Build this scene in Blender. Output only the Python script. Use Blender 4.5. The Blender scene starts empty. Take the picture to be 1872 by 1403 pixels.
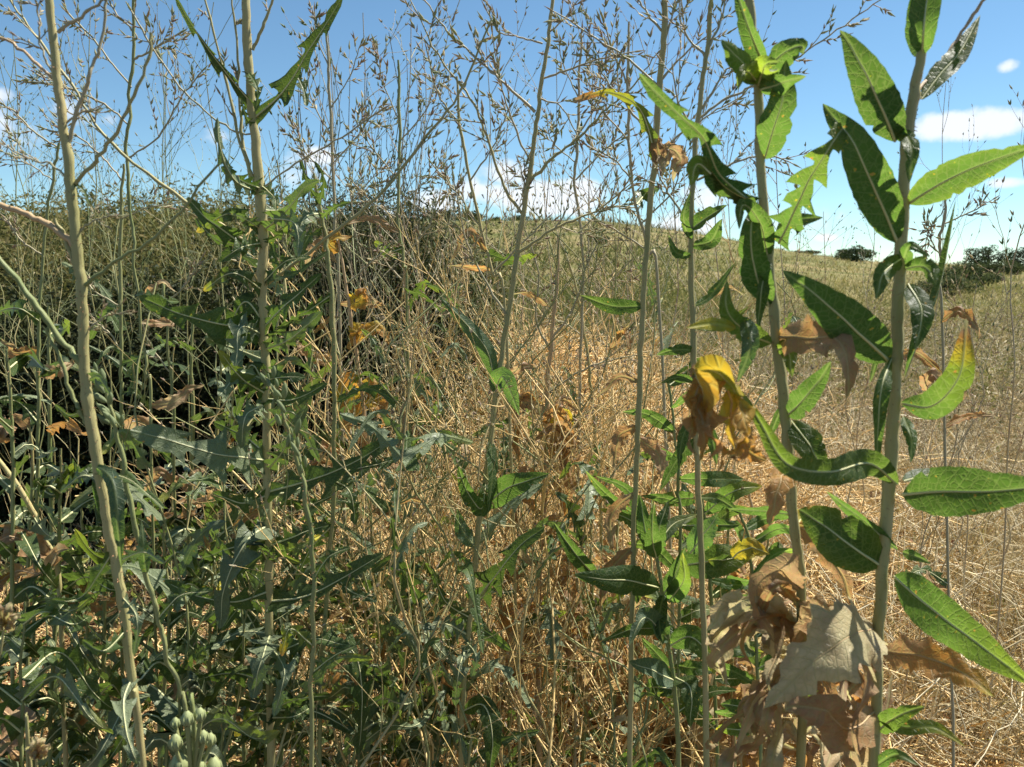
import bpy, math, random
import numpy as np
from mathutils import Vector

R = math.radians
rng = np.random.default_rng(7)
random.seed(7)
scene = bpy.context.scene
COL = scene.collection

# ------------------------------------------------------------------ camera
CAM = np.array([0.0, 0.0, 1.15])
PITCH = R(8.6)
FPX = 27.0 / 36.0 * 1872.0
cam = bpy.data.cameras.new('camera')
cam.lens = 27.0
cam.sensor_width = 36.0
cam.clip_start = 0.02
cam.clip_end = 3000.0
cam.dof.use_dof = True
cam.dof.focus_distance = 1.05
cam.dof.aperture_fstop = 15.0
cam_ob = bpy.data.objects.new('camera', cam)
cam_ob.location = CAM
cam_ob.rotation_euler = (R(90) - PITCH, 0, 0)
COL.objects.link(cam_ob)
scene.camera = cam_ob

# ------------------------------------------------------------------ sky and sun
SUN_AZ, SUN_EL = R(58), R(56)
world = bpy.data.worlds.new('World')
scene.world = world
world.use_nodes = True
nt = world.node_tree
nt.nodes.clear()
N = nt.nodes.new
out = N('ShaderNodeOutputWorld')
bg = N('ShaderNodeBackground')
sky = N('ShaderNodeTexSky')
sky.sky_type = 'NISHITA'
sky.sun_disc = False
sky.sun_elevation = SUN_EL
sky.sun_rotation = SUN_AZ
sky.altitude = 1500
sky.air_density = 1.0
sky.dust_density = 0.1
sky.ozone_density = 2.5
bg.inputs['Strength'].default_value = 0.068
coord = N('ShaderNodeTexCoord')


def math_node(tree, op, a, b=None, c=None):
    n = tree.nodes.new('ShaderNodeMath')
    n.operation = op
    for i, v in enumerate((a, b, c)):
        if v is None:
            continue
        if isinstance(v, (int, float)):
            n.inputs[i].default_value = v
        else:
            tree.links.new(v, n.inputs[i])
    return n.outputs[0]


L = nt.links.new
sep = N('ShaderNodeSeparateXYZ')
L(coord.outputs['Generated'], sep.inputs[0])
azn = math_node(nt, 'ARCTAN2', sep.outputs[0], sep.outputs[1])
eln = math_node(nt, 'ARCSINE', sep.outputs[2])


def pix_azel(px, py):
    d = pix_dir(px, py)
    return math.atan2(d[0], d[1]), math.asin(d[2])


def pix_dir(px, py):
    x = (px - 936.0) / FPX
    y = -(py - 701.5) / FPX
    c, s = math.cos(PITCH), math.sin(PITCH)
    d = np.array([x, c + y * s, -s + y * c])
    return d / np.linalg.norm(d)


noise = N('ShaderNodeTexNoise')
noise.inputs['Scale'].default_value = 14.0
noise.inputs['Detail'].default_value = 7.0
noise.inputs['Roughness'].default_value = 0.6
L(coord.outputs['Generated'], noise.inputs['Vector'])
mask = None
# small fair weather clouds: x, y, half width, half height in the photograph, strength
for (cx, cy, hw, hh, st) in [(1812, 224, 100, 27, 1.0), (1900, 217, 90, 24, .9), (922, 318, 52, 26, .8), (1005, 365, 105, 34, .95), (890, 350, 62, 30, .7),
                             (1060, 350, 60, 26, .8), (780, 370, 70, 26, .6), (110, 198, 90, 20, .45), (170, 215, 60, 15, .4), (5, 175, 25, 15, .6), (540, 330, 80, 34, .45),
                             (560, 290, 60, 18, .4), (1230, 425, 90, 34, .5), (1300, 350, 50, 30, .3), (1845, 121, 18, 12, .7), (1840, 333, 32, 9, .6),
                             (1515, 435, 25, 8, .6), (1440, 400, 90, 22, .35), (400, 250, 40, 16, .35), (1600, 395, 80, 20, .35), (700, 395, 90, 24, .5),
                             (-400, 180, 300, 60, .8), (2400, 120, 220, 60, .9), (2700, 330, 260, 40, .8), (-900, 300, 260, 40, .8)]:
    a, e = pix_azel(cx, cy)
    sa = hw / FPX / max(.2, 1.0)
    se = hh / FPX
    dx = math_node(nt, 'DIVIDE', math_node(nt, 'SUBTRACT', azn, a), sa)
    dy = math_node(nt, 'DIVIDE', math_node(nt, 'SUBTRACT', eln, e), se)
    r2 = math_node(nt, 'ADD', math_node(nt, 'MULTIPLY', dx, dx), math_node(nt, 'MULTIPLY', dy, dy))
    m = math_node(nt, 'MULTIPLY', math_node(nt, 'SUBTRACT', 1.25, r2), st)
    m = math_node(nt, 'MAXIMUM', m, -1.0)
    mask = m if mask is None else math_node(nt, 'MAXIMUM', mask, m)
dens = math_node(nt, 'ADD', mask, math_node(nt, 'MULTIPLY', math_node(nt, 'SUBTRACT', noise.outputs[0], 0.54), 2.8))
ramp = N('ShaderNodeMapRange')
ramp.inputs['From Min'].default_value = 0.0
ramp.inputs['From Max'].default_value = 0.75
ramp.interpolation_type = 'SMOOTHSTEP'
L(dens, ramp.inputs['Value'])
mixc = N('ShaderNodeMixRGB')
mixc.inputs[2].default_value = (7.4, 7.7, 8.1, 1)
tint = N('ShaderNodeMixRGB')
tint.blend_type = 'MULTIPLY'
tint.inputs[0].default_value = 1.0
tint.inputs[2].default_value = (0.84, 1.02, 1.0, 1)
L(sky.outputs[0], tint.inputs[1])
L(math_node(nt, 'MULTIPLY', ramp.outputs[0], 0.9), mixc.inputs[0])
L(tint.outputs[0], mixc.inputs[1])
L(mixc.outputs[0], bg.inputs[0])
L(bg.outputs[0], out.inputs[0])

sun = bpy.data.lights.new('sun', 'SUN')
sun.energy = 5.0
sun.angle = R(0.53)
sun.color = (1.0, 0.95, 0.86)
sun_ob = bpy.data.objects.new('sun', sun)
sdir = Vector((math.sin(SUN_AZ) * math.cos(SUN_EL), math.cos(SUN_AZ) * math.cos(SUN_EL), math.sin(SUN_EL)))
sun_ob.rotation_euler = sdir.to_track_quat('Z', 'Y').to_euler()
sun_ob.location = (3, 3, 6)
COL.objects.link(sun_ob)

scene.view_settings.view_transform = 'Standard'
scene.view_settings.look = 'None'
scene.view_settings.exposure = 1.05
scene.view_settings.gamma = 1.0
scene.view_settings.use_curve_mapping = False
scene.render.engine = 'CYCLES'
scene.cycles.max_bounces = 8
scene.cycles.transmission_bounces = 6
scene.cycles.diffuse_bounces = 4


# ------------------------------------------------------------------ small helpers
def at(px, py, Y):
    """point on the sight line of photo pixel (px, py) at world distance Y ahead"""
    d = pix_dir(px, py)
    return CAM + d * (Y / d[1])


def unit(v):
    n = np.linalg.norm(v)
    return v / n if n > 1e-9 else v


def link(o, parent=None):
    COL.objects.link(o)
    if parent is not None:
        o.parent = parent
        o.matrix_parent_inverse = parent.matrix_world.inverted() if False else o.matrix_parent_inverse
    return o


def root_empty(name, loc, label, cat, group=None):
    o = bpy.data.objects.new(name, None)
    o.empty_display_size = 0.05
    o.location = tuple(loc)
    o['label'] = label
    o['category'] = cat
    if group:
        o['group'] = group
    COL.objects.link(o)
    return o


def mesh_obj(name, verts, faces, mat, parent=None, attrs=None, uv=None, smooth=True, loc=None):
    """verts (n,3) in world space, faces (m,4) or (m,3); parent's location is subtracted"""
    verts = np.asarray(verts, dtype=np.float32)
    faces = np.asarray(faces, dtype=np.int32)
    off = np.zeros(3)
    if parent is not None:
        p = parent
        while p is not None:
            off = off + np.array(p.location)
            p = p.parent
    if loc is not None:
        off = off + np.array(loc) if parent is None else np.array(loc)
    me = bpy.data.meshes.new(name)
    nv, nf, k = len(verts), len(faces), faces.shape[1]
    me.vertices.add(nv)
    me.vertices.foreach_set('co', (verts - off.astype(np.float32)).ravel())
    me.loops.add(nf * k)
    me.loops.foreach_set('vertex_index', faces.ravel())
    me.polygons.add(nf)
    me.polygons.foreach_set('loop_start', np.arange(0, nf * k, k, dtype=np.int32))
    me.polygons.foreach_set('use_smooth', np.full(nf, smooth, dtype=bool))
    if uv is not None:
        lay = me.uv_layers.new(name='UVMap')
        lay.data.foreach_set('uv', np.asarray(uv, dtype=np.float32)[faces.ravel()].ravel())
    if attrs:
        for an, av in attrs.items():
            a = me.attributes.new(an, 'FLOAT', 'POINT')
            a.data.foreach_set('value', np.asarray(av, dtype=np.float32))
    me.update()
    me.materials.append(mat)
    o = bpy.data.objects.new(name, me)
    if loc is not None:
        o.location = tuple(loc) if parent is None else tuple(np.array(loc))
    COL.objects.link(o)
    if parent is not None:
        o.parent = parent
    return o


def smooth_path(pts, n=8):
    """Catmull-Rom through rows (x,y,z,r...)"""
    P = np.asarray(pts, dtype=float)
    if len(P) < 3:
        t = np.linspace(0, 1, n + 1)[:, None]
        return P[0] * (1 - t) + P[-1] * t
    Q = np.vstack([2 * P[0] - P[1], P, 2 * P[-1] - P[-2]])
    res = []
    for i in range(1, len(Q) - 2):
        p0, p1, p2, p3 = Q[i - 1], Q[i], Q[i + 1], Q[i + 2]
        for t in np.linspace(0, 1, n, endpoint=False):
            res.append(.5 * ((2 * p1) + (-p0 + p2) * t + (2 * p0 - 5 * p1 + 4 * p2 - p3) * t * t + (-p0 + 3 * p1 - 3 * p2 + p3) * t ** 3))
    res.append(Q[-2])
    return np.array(res)


def frames(P):
    T = np.gradient(P, axis=0)
    T /= np.linalg.norm(T, axis=1)[:, None] + 1e-12
    ref = np.array([0, 1, 0]) if abs(T[0][1]) < .8 else np.array([1, 0, 0])
    U = np.zeros_like(P)
    u = unit(np.cross(T[0], ref))
    for i in range(len(P)):
        u = unit(u - T[i] * np.dot(u, T[i]))
        U[i] = u
    W = np.cross(T, U)
    return T, U, W


class Tubes:
    """collects tubes into one mesh"""
    def __init__(self):
        self.v, self.f, self.uv, self.a, self.n = [], [], [], [], 0

    def add(self, P, r, sides=6, tone=0.0, ridges=0.0):
        P = np.asarray(P, dtype=float)
        r = np.broadcast_to(np.asarray(r, dtype=float), (len(P),))
        T, U, W = frames(P)
        th = np.arange(sides) * 2 * math.pi / sides
        rr = r[:, None] * (1 + ridges * np.where(np.arange(sides) % 2, 1, -1)[None, :])
        V = P[:, None, :] + rr[:, :, None] * (np.cos(th)[None, :, None] * U[:, None, :] + np.sin(th)[None, :, None] * W[:, None, :])
        m = len(P)
        s = np.concatenate([[0], np.cumsum(np.linalg.norm(np.diff(P, axis=0), axis=1))])
        uv = np.stack([np.broadcast_to(th / (2 * math.pi), (m, sides)), np.broadcast_to(s[:, None], (m, sides))], -1)
        i, j = np.meshgrid(np.arange(m - 1), np.arange(sides), indexing='ij')
        a = i * sides + j
        b = i * sides + (j + 1) % sides
        F = np.stack([a, b, b + sides, a + sides], -1).reshape(-1, 4)
        self.v.append(V.reshape(-1, 3))
        self.uv.append(uv.reshape(-1, 2))
        self.a.append(np.full(m * sides, tone))
        self.f.append(F + self.n)
        self.n += m * sides

    def build(self, name, mat, parent=None, kind=None, label=None):
        if not self.v:
            return None
        o = mesh_obj(name, np.vstack(self.v), np.vstack(self.f), mat, parent, {'tone': np.concatenate(self.a)}, np.vstack(self.uv))
        if kind:
            o['kind'] = kind
        if label:
            o['label'] = label
        return o


# ------------------------------------------------------------------ materials
def new_mat(name):
    m = bpy.data.materials.new(name)
    m.use_nodes = True
    t = m.node_tree
    t.nodes.clear()
    return m, t


def nd(t, typ, **kw):
    n = t.nodes.new(typ)
    for k, v in kw.items():
        if k.startswith('i_'):
            n.inputs[k[2:].replace('_', ' ')].default_value = v
        else:
            setattr(n, k, v)
    return n


def ramp_node(t, stops, src=None, interp='LINEAR'):
    r = t.nodes.new('ShaderNodeValToRGB')
    r.color_ramp.interpolation = interp
    el = r.color_ramp.elements
    el[0].position, el[0].color = stops[0][0], (*stops[0][1], 1)
    el[1].position, el[1].color = stops[-1][0], (*stops[-1][1], 1)
    for p, c in stops[1:-1]:
        e = el.new(p)
        e.color = (*c, 1)
    if src is not None:
        t.links.new(src, r.inputs[0])
    return r.outputs[0]


def mix(t, f, a, b, typ='MIX'):
    n = t.nodes.new('ShaderNodeMixRGB')
    n.blend_type = typ
    for i, v in enumerate((f, a, b)):
        if isinstance(v, (int, float)):
            n.inputs[i].default_value = v
        elif isinstance(v, tuple):
            n.inputs[i].default_value = (*v, 1)
        else:
            t.links.new(v, n.inputs[i])
    return n.outputs[0]


def leaf_material(name, green, glow, under, rough=0.5, trans=0.42, vein=0.55):
    """blade with reticulate veins; attribute 'dry' runs green > yellow > orange > tan"""
    m, t = new_mat(name)
    l = t.links.new
    o = nd(t, 'ShaderNodeOutputMaterial')
    uvn = nd(t, 'ShaderNodeUVMap')
    dry = nd(t, 'ShaderNodeAttribute', attribute_name='dry')
    info = nd(t, 'ShaderNodeObjectInfo')
    nz = nd(t, 'ShaderNodeTexNoise', i_Scale=90.0, i_Detail=5.0)
    l(uvn.outputs[0], nz.inputs['Vector'])
    nzb = nd(t, 'ShaderNodeTexNoise', i_Scale=28.0, i_Detail=3.0)
    l(uvn.outputs[0], nzb.inputs['Vector'])
    d = math_node(t, 'ADD', dry.outputs['Fac'], math_node(t, 'MULTIPLY', math_node(t, 'SUBTRACT', nzb.outputs[0], 0.5), math_node(t, 'MINIMUM', math_node(t, 'MULTIPLY', dry.outputs['Fac'], 2.5), 0.55)))
    spot = nd(t, 'ShaderNodeTexNoise', i_Scale=230.0, i_Detail=2.0)
    l(uvn.outputs[0], spot.inputs['Vector'])
    sm = nd(t, 'ShaderNodeMapRange')
    sm.inputs['From Min'].default_value = .69
    sm.inputs['From Max'].default_value = .74
    sm.inputs['To Max'].default_value = .62
    l(spot.outputs[0], sm.inputs['Value'])
    d = math_node(t, 'MAXIMUM', d, sm.outputs[0])
    cb = ramp_node(t, [(0, green), (.22, tuple(np.array(green) * np.array([3.4, 2.2, 1.2]))), (.42, (.42, .36, .035)), (.6, (.40, .22, .06)), (.78, (.34, .21, .12)), (1, (.60, .52, .30))], d)
    ct = ramp_node(t, [(0, glow), (.22, (.34, .46, .035)), (.42, (.75, .56, .035)), (.6, (.60, .26, .045)), (.78, (.46, .27, .12)), (1, (.62, .52, .26))], d)
    # veins
    vor = nd(t, 'ShaderNodeTexVoronoi', feature='DISTANCE_TO_EDGE', i_Scale=260.0)
    mp = nd(t, 'ShaderNodeMapping')
    mp.inputs['Scale'].default_value = (1.0, .75, 1)
    wv = nd(t, 'ShaderNodeTexNoise', i_Scale=120.0)
    l(uvn.outputs[0], wv.inputs['Vector'])
    dist = mix(t, .004, uvn.outputs[0], wv.outputs['Color'], 'ADD')
    l(dist, mp.inputs[0])
    l(mp.outputs[0], vor.inputs['Vector'])
    vm = nd(t, 'ShaderNodeMapRange', interpolation_type='SMOOTHSTEP')
    vm.inputs['From Min'].default_value = 0.02
    vm.inputs['From Max'].default_value = 0.10
    vm.inputs['To Min'].default_value = 1.0
    vm.inputs['To Max'].default_value = 0.0
    l(vor.outputs['Distance'], vm.inputs['Value'])
    # larger lateral veins, slanting forward from the midrib
    sx = nd(t, 'ShaderNodeSeparateXYZ')
    l(uvn.outputs[0], sx.inputs[0])
    au = math_node(t, 'ABSOLUTE', sx.outputs[0])
    q = math_node(t, 'SUBTRACT', sx.outputs[1], math_node(t, 'MULTIPLY', au, 0.8))
    q = math_node(t, 'ADD', q, math_node(t, 'MULTIPLY', nzb.outputs[0], .008))
    saw = math_node(t, 'PINGPONG', q, 0.0042)
    lat = nd(t, 'ShaderNodeMapRange', interpolation_type='SMOOTHSTEP')
    lat.inputs['From Min'].default_value = 0.0
    lat.inputs['From Max'].default_value = 0.0007
    lat.inputs['To Min'].default_value = 1.0
    lat.inputs['To Max'].default_value = 0.0
    l(saw, lat.inputs['Value'])
    mid = nd(t, 'ShaderNodeMapRange', interpolation_type='SMOOTHSTEP')
    mid.inputs['From Min'].default_value = 0.0004
    mid.inputs['From Max'].default_value = 0.0014
    mid.inputs['To Min'].default_value = 1.0
    mid.inputs['To Max'].default_value = 0.0
    l(au, mid.inputs['Value'])
    v = math_node(t, 'MAXIMUM', math_node(t, 'MULTIPLY', vm.outputs[0], .5), math_node(t, 'MULTIPLY', lat.outputs[0], .8))
    v = math_node(t, 'MAXIMUM', v, mid.outputs[0])
    vfac = math_node(t, 'MULTIPLY', v, vein)
    # patchy tone
    tone = nd(t, 'ShaderNodeMapRange')
    tone.inputs['To Min'].default_value = .5
    tone.inputs['To Max'].default_value = 1.5
    l(math_node(t, 'ADD', math_node(t, 'MULTIPLY', nz.outputs[0], .6), math_node(t, 'MULTIPLY', info.outputs['Random'], .4)), tone.inputs['Value'])
    tc = nd(t, 'ShaderNodeCombineXYZ')
    for i in range(3):
        l(tone.outputs[0], tc.inputs[i])
    geo = nd(t, 'ShaderNodeNewGeometry')
    back = math_node(t, 'MULTIPLY', geo.outputs['Backfacing'], math_node(t, 'SUBTRACT', 1.0, math_node(t, 'MINIMUM', math_node(t, 'MULTIPLY', d, 3.0), 1.0)))
    cb = mix(t, math_node(t, 'MULTIPLY', back, .75), cb, under)
    cb = mix(t, 1.0, cb, tc.outputs[0], 'MULTIPLY')
    cb = mix(t, vfac, cb, (.30, .34, .15))
    ct = mix(t, 1.0, ct, tc.outputs[0], 'MULTIPLY')
    ct = mix(t, vfac, ct, (.50, .58, .16))
    bump = nd(t, 'ShaderNodeBump', i_Strength=0.6, i_Distance=0.0018)
    l(math_node(t, 'ADD', math_node(t, 'MULTIPLY', v, -0.6), nz.outputs[0]), bump.inputs['Height'])
    p = nd(t, 'ShaderNodeBsdfPrincipled', i_Roughness=rough)
    p.inputs['Specular IOR Level'].default_value = 0.27
    l(cb, p.inputs['Base Color'])
    l(bump.outputs[0], p.inputs['Normal'])
    tr = nd(t, 'ShaderNodeBsdfTranslucent')
    l(ct, tr.inputs[0])
    l(bump.outputs[0], tr.inputs['Normal'])
    mx = nd(t, 'ShaderNodeMixShader', i_Fac=trans)
    l(p.outputs[0], mx.inputs[1])
    l(tr.outputs[0], mx.inputs[2])
    l(mx.outputs[0], o.inputs[0])
    return m


def stem_material(name, stops, rough=.55, bump_s=.4):
    """round stems: lengthwise streaks, blotches, attribute 'tone' shifts the ramp"""
    m, t = new_mat(name)
    l = t.links.new
    o = nd(t, 'ShaderNodeOutputMaterial')
    uvn = nd(t, 'ShaderNodeUVMap')
    mp = nd(t, 'ShaderNodeMapping')
    mp.inputs['Scale'].default_value = (9, 16, 1)
    l(uvn.outputs[0], mp.inputs[0])
    nz = nd(t, 'ShaderNodeTexNoise', i_Scale=1.0, i_Detail=5.0)
    l(mp.outputs[0], nz.inputs['Vector'])
    geo = nd(t, 'ShaderNodeNewGeometry')
    nz2 = nd(t, 'ShaderNodeTexNoise', i_Scale=11.0, i_Detail=3.0)
    l(geo.outputs['Position'], nz2.inputs['Vector'])
    ton = nd(t, 'ShaderNodeAttribute', attribute_name='tone')
    f = math_node(t, 'ADD', math_node(t, 'MULTIPLY', nz.outputs[0], .45), math_node(t, 'MULTIPLY', nz2.outputs[0], .75))
    f = math_node(t, 'ADD', math_node(t, 'SUBTRACT', f, .1), ton.outputs['Fac'])
    c = ramp_node(t, stops, f)
    mp2 = nd(t, 'ShaderNodeMapping')
    mp2.inputs['Scale'].default_value = (26, 30, 1)
    l(uvn.outputs[0], mp2.inputs[0])
    nz3 = nd(t, 'ShaderNodeTexNoise', i_Scale=1.0, i_Detail=3.0)
    l(mp2.outputs[0], nz3.inputs['Vector'])
    spk = nd(t, 'ShaderNodeTexNoise', i_Scale=420.0, i_Detail=1.0)
    l(geo.outputs['Position'], spk.inputs['Vector'])
    sp = nd(t, 'ShaderNodeMapRange')
    sp.inputs['From Min'].default_value = .66
    sp.inputs['From Max'].default_value = .74
    l(spk.outputs[0], sp.inputs['Value'])
    c = mix(t, math_node(t, 'MULTIPLY', sp.outputs[0], .45), c, (.12, .07, .035))
    bump = nd(t, 'ShaderNodeBump', i_Strength=bump_s, i_Distance=0.001)
    l(nz3.outputs[0], bump.inputs['Height'])
    p = nd(t, 'ShaderNodeBsdfPrincipled', i_Roughness=rough)
    p.inputs['Specular IOR Level'].default_value = .35
    l(c, p.inputs['Base Color'])
    l(bump.outputs[0], p.inputs['Normal'])
    l(p.outputs[0], o.inputs[0])
    return m


def tone_material(name, stops, trans=0.0, rough=.75, spec=.2, glow=1.4):
    """thin stuff coloured by the attribute 'tone' (0..1)"""
    m, t = new_mat(name)
    l = t.links.new
    o = nd(t, 'ShaderNodeOutputMaterial')
    ton = nd(t, 'ShaderNodeAttribute', attribute_name='tone')
    geo = nd(t, 'ShaderNodeNewGeometry')
    nz = nd(t, 'ShaderNodeTexNoise', i_Scale=60.0, i_Detail=2.0)
    l(geo.outputs['Position'], nz.inputs['Vector'])
    f = math_node(t, 'ADD', ton.outputs['Fac'], math_node(t, 'MULTIPLY', math_node(t, 'SUBTRACT', nz.outputs[0], .5), .35))
    c = ramp_node(t, stops, f)
    p = nd(t, 'ShaderNodeBsdfPrincipled', i_Roughness=rough)
    p.inputs['Specular IOR Level'].default_value = spec
    l(c, p.inputs['Base Color'])
    if trans > 0:
        tr = nd(t, 'ShaderNodeBsdfTranslucent')
        l(mix(t, 1.0, c, (glow, glow, glow * .8), 'MULTIPLY'), tr.inputs[0])
        mx = nd(t, 'ShaderNodeMixShader', i_Fac=trans)
        l(p.outputs[0], mx.inputs[1])
        l(tr.outputs[0], mx.inputs[2])
        l(mx.outputs[0], o.inputs[0])
    else:
        l(p.outputs[0], o.inputs[0])
    return m


M_LEAF = leaf_material('broad_leaf', (.034, .064, .02), (.135, .25, .032), (.12, .17, .12), vein=.36, trans=.48)
M_LOBED = leaf_material('lobed_leaf', (.054, .084, .027), (.15, .25, .03), (.215, .25, .15), rough=.42, trans=.3, vein=.22)
M_RIB = stem_material('midrib', [(0, (.38, .42, .18)), (.5, (.55, .55, .28)), (1, (.66, .62, .36))], .5, .2)
M_STEM = stem_material('pale_stem', [(0, (.15, .17, .055)), (.3, (.27, .26, .10)), (.55, (.39, .34, .15)), (.8, (.47, .37, .17)), (1, (.42, .26, .10))])
M_STEMG = stem_material('green_stem', [(0, (.09, .13, .045)), (.4, (.17, .21, .07)), (.7, (.29, .29, .12)), (1, (.40, .27, .11))])
M_STEMR = stem_material('tan_stem', [(0, (.36, .28, .15)), (.4, (.46, .33, .18)), (.7, (.52, .35, .19)), (1, (.50, .26, .13))])
M_TWIG = stem_material('twig', [(0, (.17, .19, .09)), (.4, (.33, .31, .18)), (.7, (.44, .36, .22)), (1, (.30, .18, .12))], .6, .2)
M_BUD = tone_material('bud', [(0, (.08, .13, .06)), (.35, (.26, .30, .16)), (.6, (.46, .40, .25)), (.8, (.30, .21, .17)), (1, (.66, .58, .42))], .35)
M_STRAW = tone_material('straw', [(0, (.22, .14, .06)), (.25, (.44, .31, .15)), (.6, (.76, .50, .20)), (.85, (.86, .66, .32)), (1, (.74, .68, .50))], 0, .6, .3)
M_GREYSTRAW = tone_material('bleached_grass', [(0, (.12, .085, .04)), (.3, (.28, .215, .10)), (.6, (.50, .405, .22)), (1, (.69, .61, .42))], .12, .65, .3)
M_DEAD = tone_material('dead_leaf', [(0, (.10, .045, .03)), (.3, (.22, .11, .06)), (.6, (.36, .21, .11)), (.85, (.50, .36, .21)), (1, (.60, .50, .34))], .25, .7, .2)
M_DARKWEED = tone_material('dark_weed', [(0, (.012, .018, .008)), (.35, (.030, .040, .014)), (.6, (.060, .070, .024)), (.85, (.11, .105, .04)), (1, (.15, .12, .06))], .2, .7, .2)  # dark shrub greens; in the undergrowth band they also carry painted-in shade
M_MEADOW = tone_material('meadow_weed', [(0, (.04, .055, .018)), (.35, (.10, .115, .032)), (.6, (.18, .18, .055)), (.85, (.30, .25, .11)), (1, (.36, .30, .17))], .25, .8, .1)
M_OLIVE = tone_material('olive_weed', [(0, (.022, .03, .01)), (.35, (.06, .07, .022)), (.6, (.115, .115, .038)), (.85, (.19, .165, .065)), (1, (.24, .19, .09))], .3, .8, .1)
M_BLADE = tone_material('grass_blade', [(0, (.05, .10, .025)), (.4, (.12, .19, .04)), (.7, (.28, .31, .07)), (1, (.45, .36, .14))], .35, .5, .3)
M_CROWN = tone_material('tree_crown', [(0, (.018, .03, .015)), (.5, (.04, .06, .024)), (1, (.09, .11, .045))], .2, .8, .1)
M_BARK = tone_material('bark', [(0, (.06, .045, .03)), (1, (.13, .10, .07))])

# ------------------------------------------------------------------ terrain
RIDGE = [(-1.6, 1.2), (-.9, 2.2), (-.45, 3.0), (-.2, 3.05), (.12, 2.95), (.22, 2.25), (.34, 1.0), (.43, .35), (.6, -.05), (.9, 0), (1.6, .4)]


def ground(x, y):
    x = np.asarray(x, dtype=float)
    y = np.asarray(y, dtype=float)
    r = np.hypot(x, y)
    az = np.arctan2(x, np.maximum(y, .001))
    el = np.radians(np.interp(az, [a for a, _ in RIDGE], [b for _, b in RIDGE]))
    s = np.clip((r - 14) / 110, 0, 1)
    s = s * s * (3 - 2 * s)
    h = s * (1.15 + 130 * np.tan(el)) * np.where(y > -5, 1, 0)
    h = h + .03 * np.sin(x * 2.1 + 1) * np.cos(y * 1.7) + .10 * np.sin(x * .23 + .4) * np.sin(y * .19) * np.clip(r / 8, 0, 1)
    # low bank under the straw tangle
    h = h + .34 * np.exp(-((x - .1) / 1.1) ** 2 - ((y - 3.0) / .8) ** 2)
    return h


gx = np.concatenate([-np.geomspace(900, 6, 46), np.linspace(-5.8, 5.8, 72), np.geomspace(6, 900, 46)])
gy = np.concatenate([-np.geomspace(300, 2, 16), np.linspace(-1.8, 12, 84), np.geomspace(12.4, 1500, 76)])
GX, GY = np.meshgrid(gx, gy)
gv = np.stack([GX, GY, ground(GX, GY)], -1).reshape(-1, 3)
w = len(gx)
ii, jj = np.meshgrid(np.arange(len(gy) - 1), np.arange(w - 1), indexing='ij')
a = (ii * w + jj).ravel()
gf = np.stack([a, a + 1, a + w + 1, a + w], -1)
mg, t = new_mat('dry_soil')
l = t.links.new
o = nd(t, 'ShaderNodeOutputMaterial')
geo = nd(t, 'ShaderNodeNewGeometry')
n1 = nd(t, 'ShaderNodeTexNoise', i_Scale=.06, i_Detail=6.0, i_Roughness=.6)
n2 = nd(t, 'ShaderNodeTexNoise', i_Scale=3.0, i_Detail=8.0, i_Roughness=.7)
n3 = nd(t, 'ShaderNodeTexNoise', i_Scale=60.0, i_Detail=4.0)
mpx = nd(t, 'ShaderNodeMapping')
mpx.inputs['Scale'].default_value = (1, 3.5, 1)
l(geo.outputs['Position'], mpx.inputs[0])
l(mpx.outputs[0], n1.inputs['Vector'])
for n_ in (n2, n3):
    l(geo.outputs['Position'], n_.inputs['Vector'])
far = ramp_node(t, [(.3, (.08, .095, .025)), (.46, (.15, .145, .05)), (.6, (.27, .215, .10)), (.75, (.18, .17, .07))], n1.outputs[0])
near = ramp_node(t, [(.3, (.06, .042, .03)), (.55, (.12, .085, .06)), (.75, (.20, .15, .10))], n2.outputs[0])
sp = nd(t, 'ShaderNodeSeparateXYZ')
l(geo.outputs['Position'], sp.inputs[0])
mr = nd(t, 'ShaderNodeMapRange')
mr.inputs['From Min'].default_value = 7
mr.inputs['From Max'].default_value = 22
l(sp.outputs[1], mr.inputs['Value'])
c = mix(t, mr.outputs[0], near, far)
c = mix(t, .35, c, ramp_node(t, [(.35, (.5, .5, .5)), (.65, (1, 1, 1))], n2.outputs[0]), 'MULTIPLY')
bp = nd(t, 'ShaderNodeBump', i_Strength=.6, i_Distance=.03)
l(n3.outputs[0], bp.inputs['Height'])
p = nd(t, 'ShaderNodeBsdfPrincipled', i_Roughness=.95)
p.inputs['Specular IOR Level'].default_value = .1
l(c, p.inputs['Base Color'])
l(bp.outputs[0], p.inputs['Normal'])
l(p.outputs[0], o.inputs[0])
g = mesh_obj('ground', gv, gf, mg)
g['kind'] = 'structure'


# ------------------------------------------------------------------ vectorised thin stuff
def norm_rows(v):
    return v / (np.linalg.norm(v, axis=1)[:, None] + 1e-9)


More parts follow.
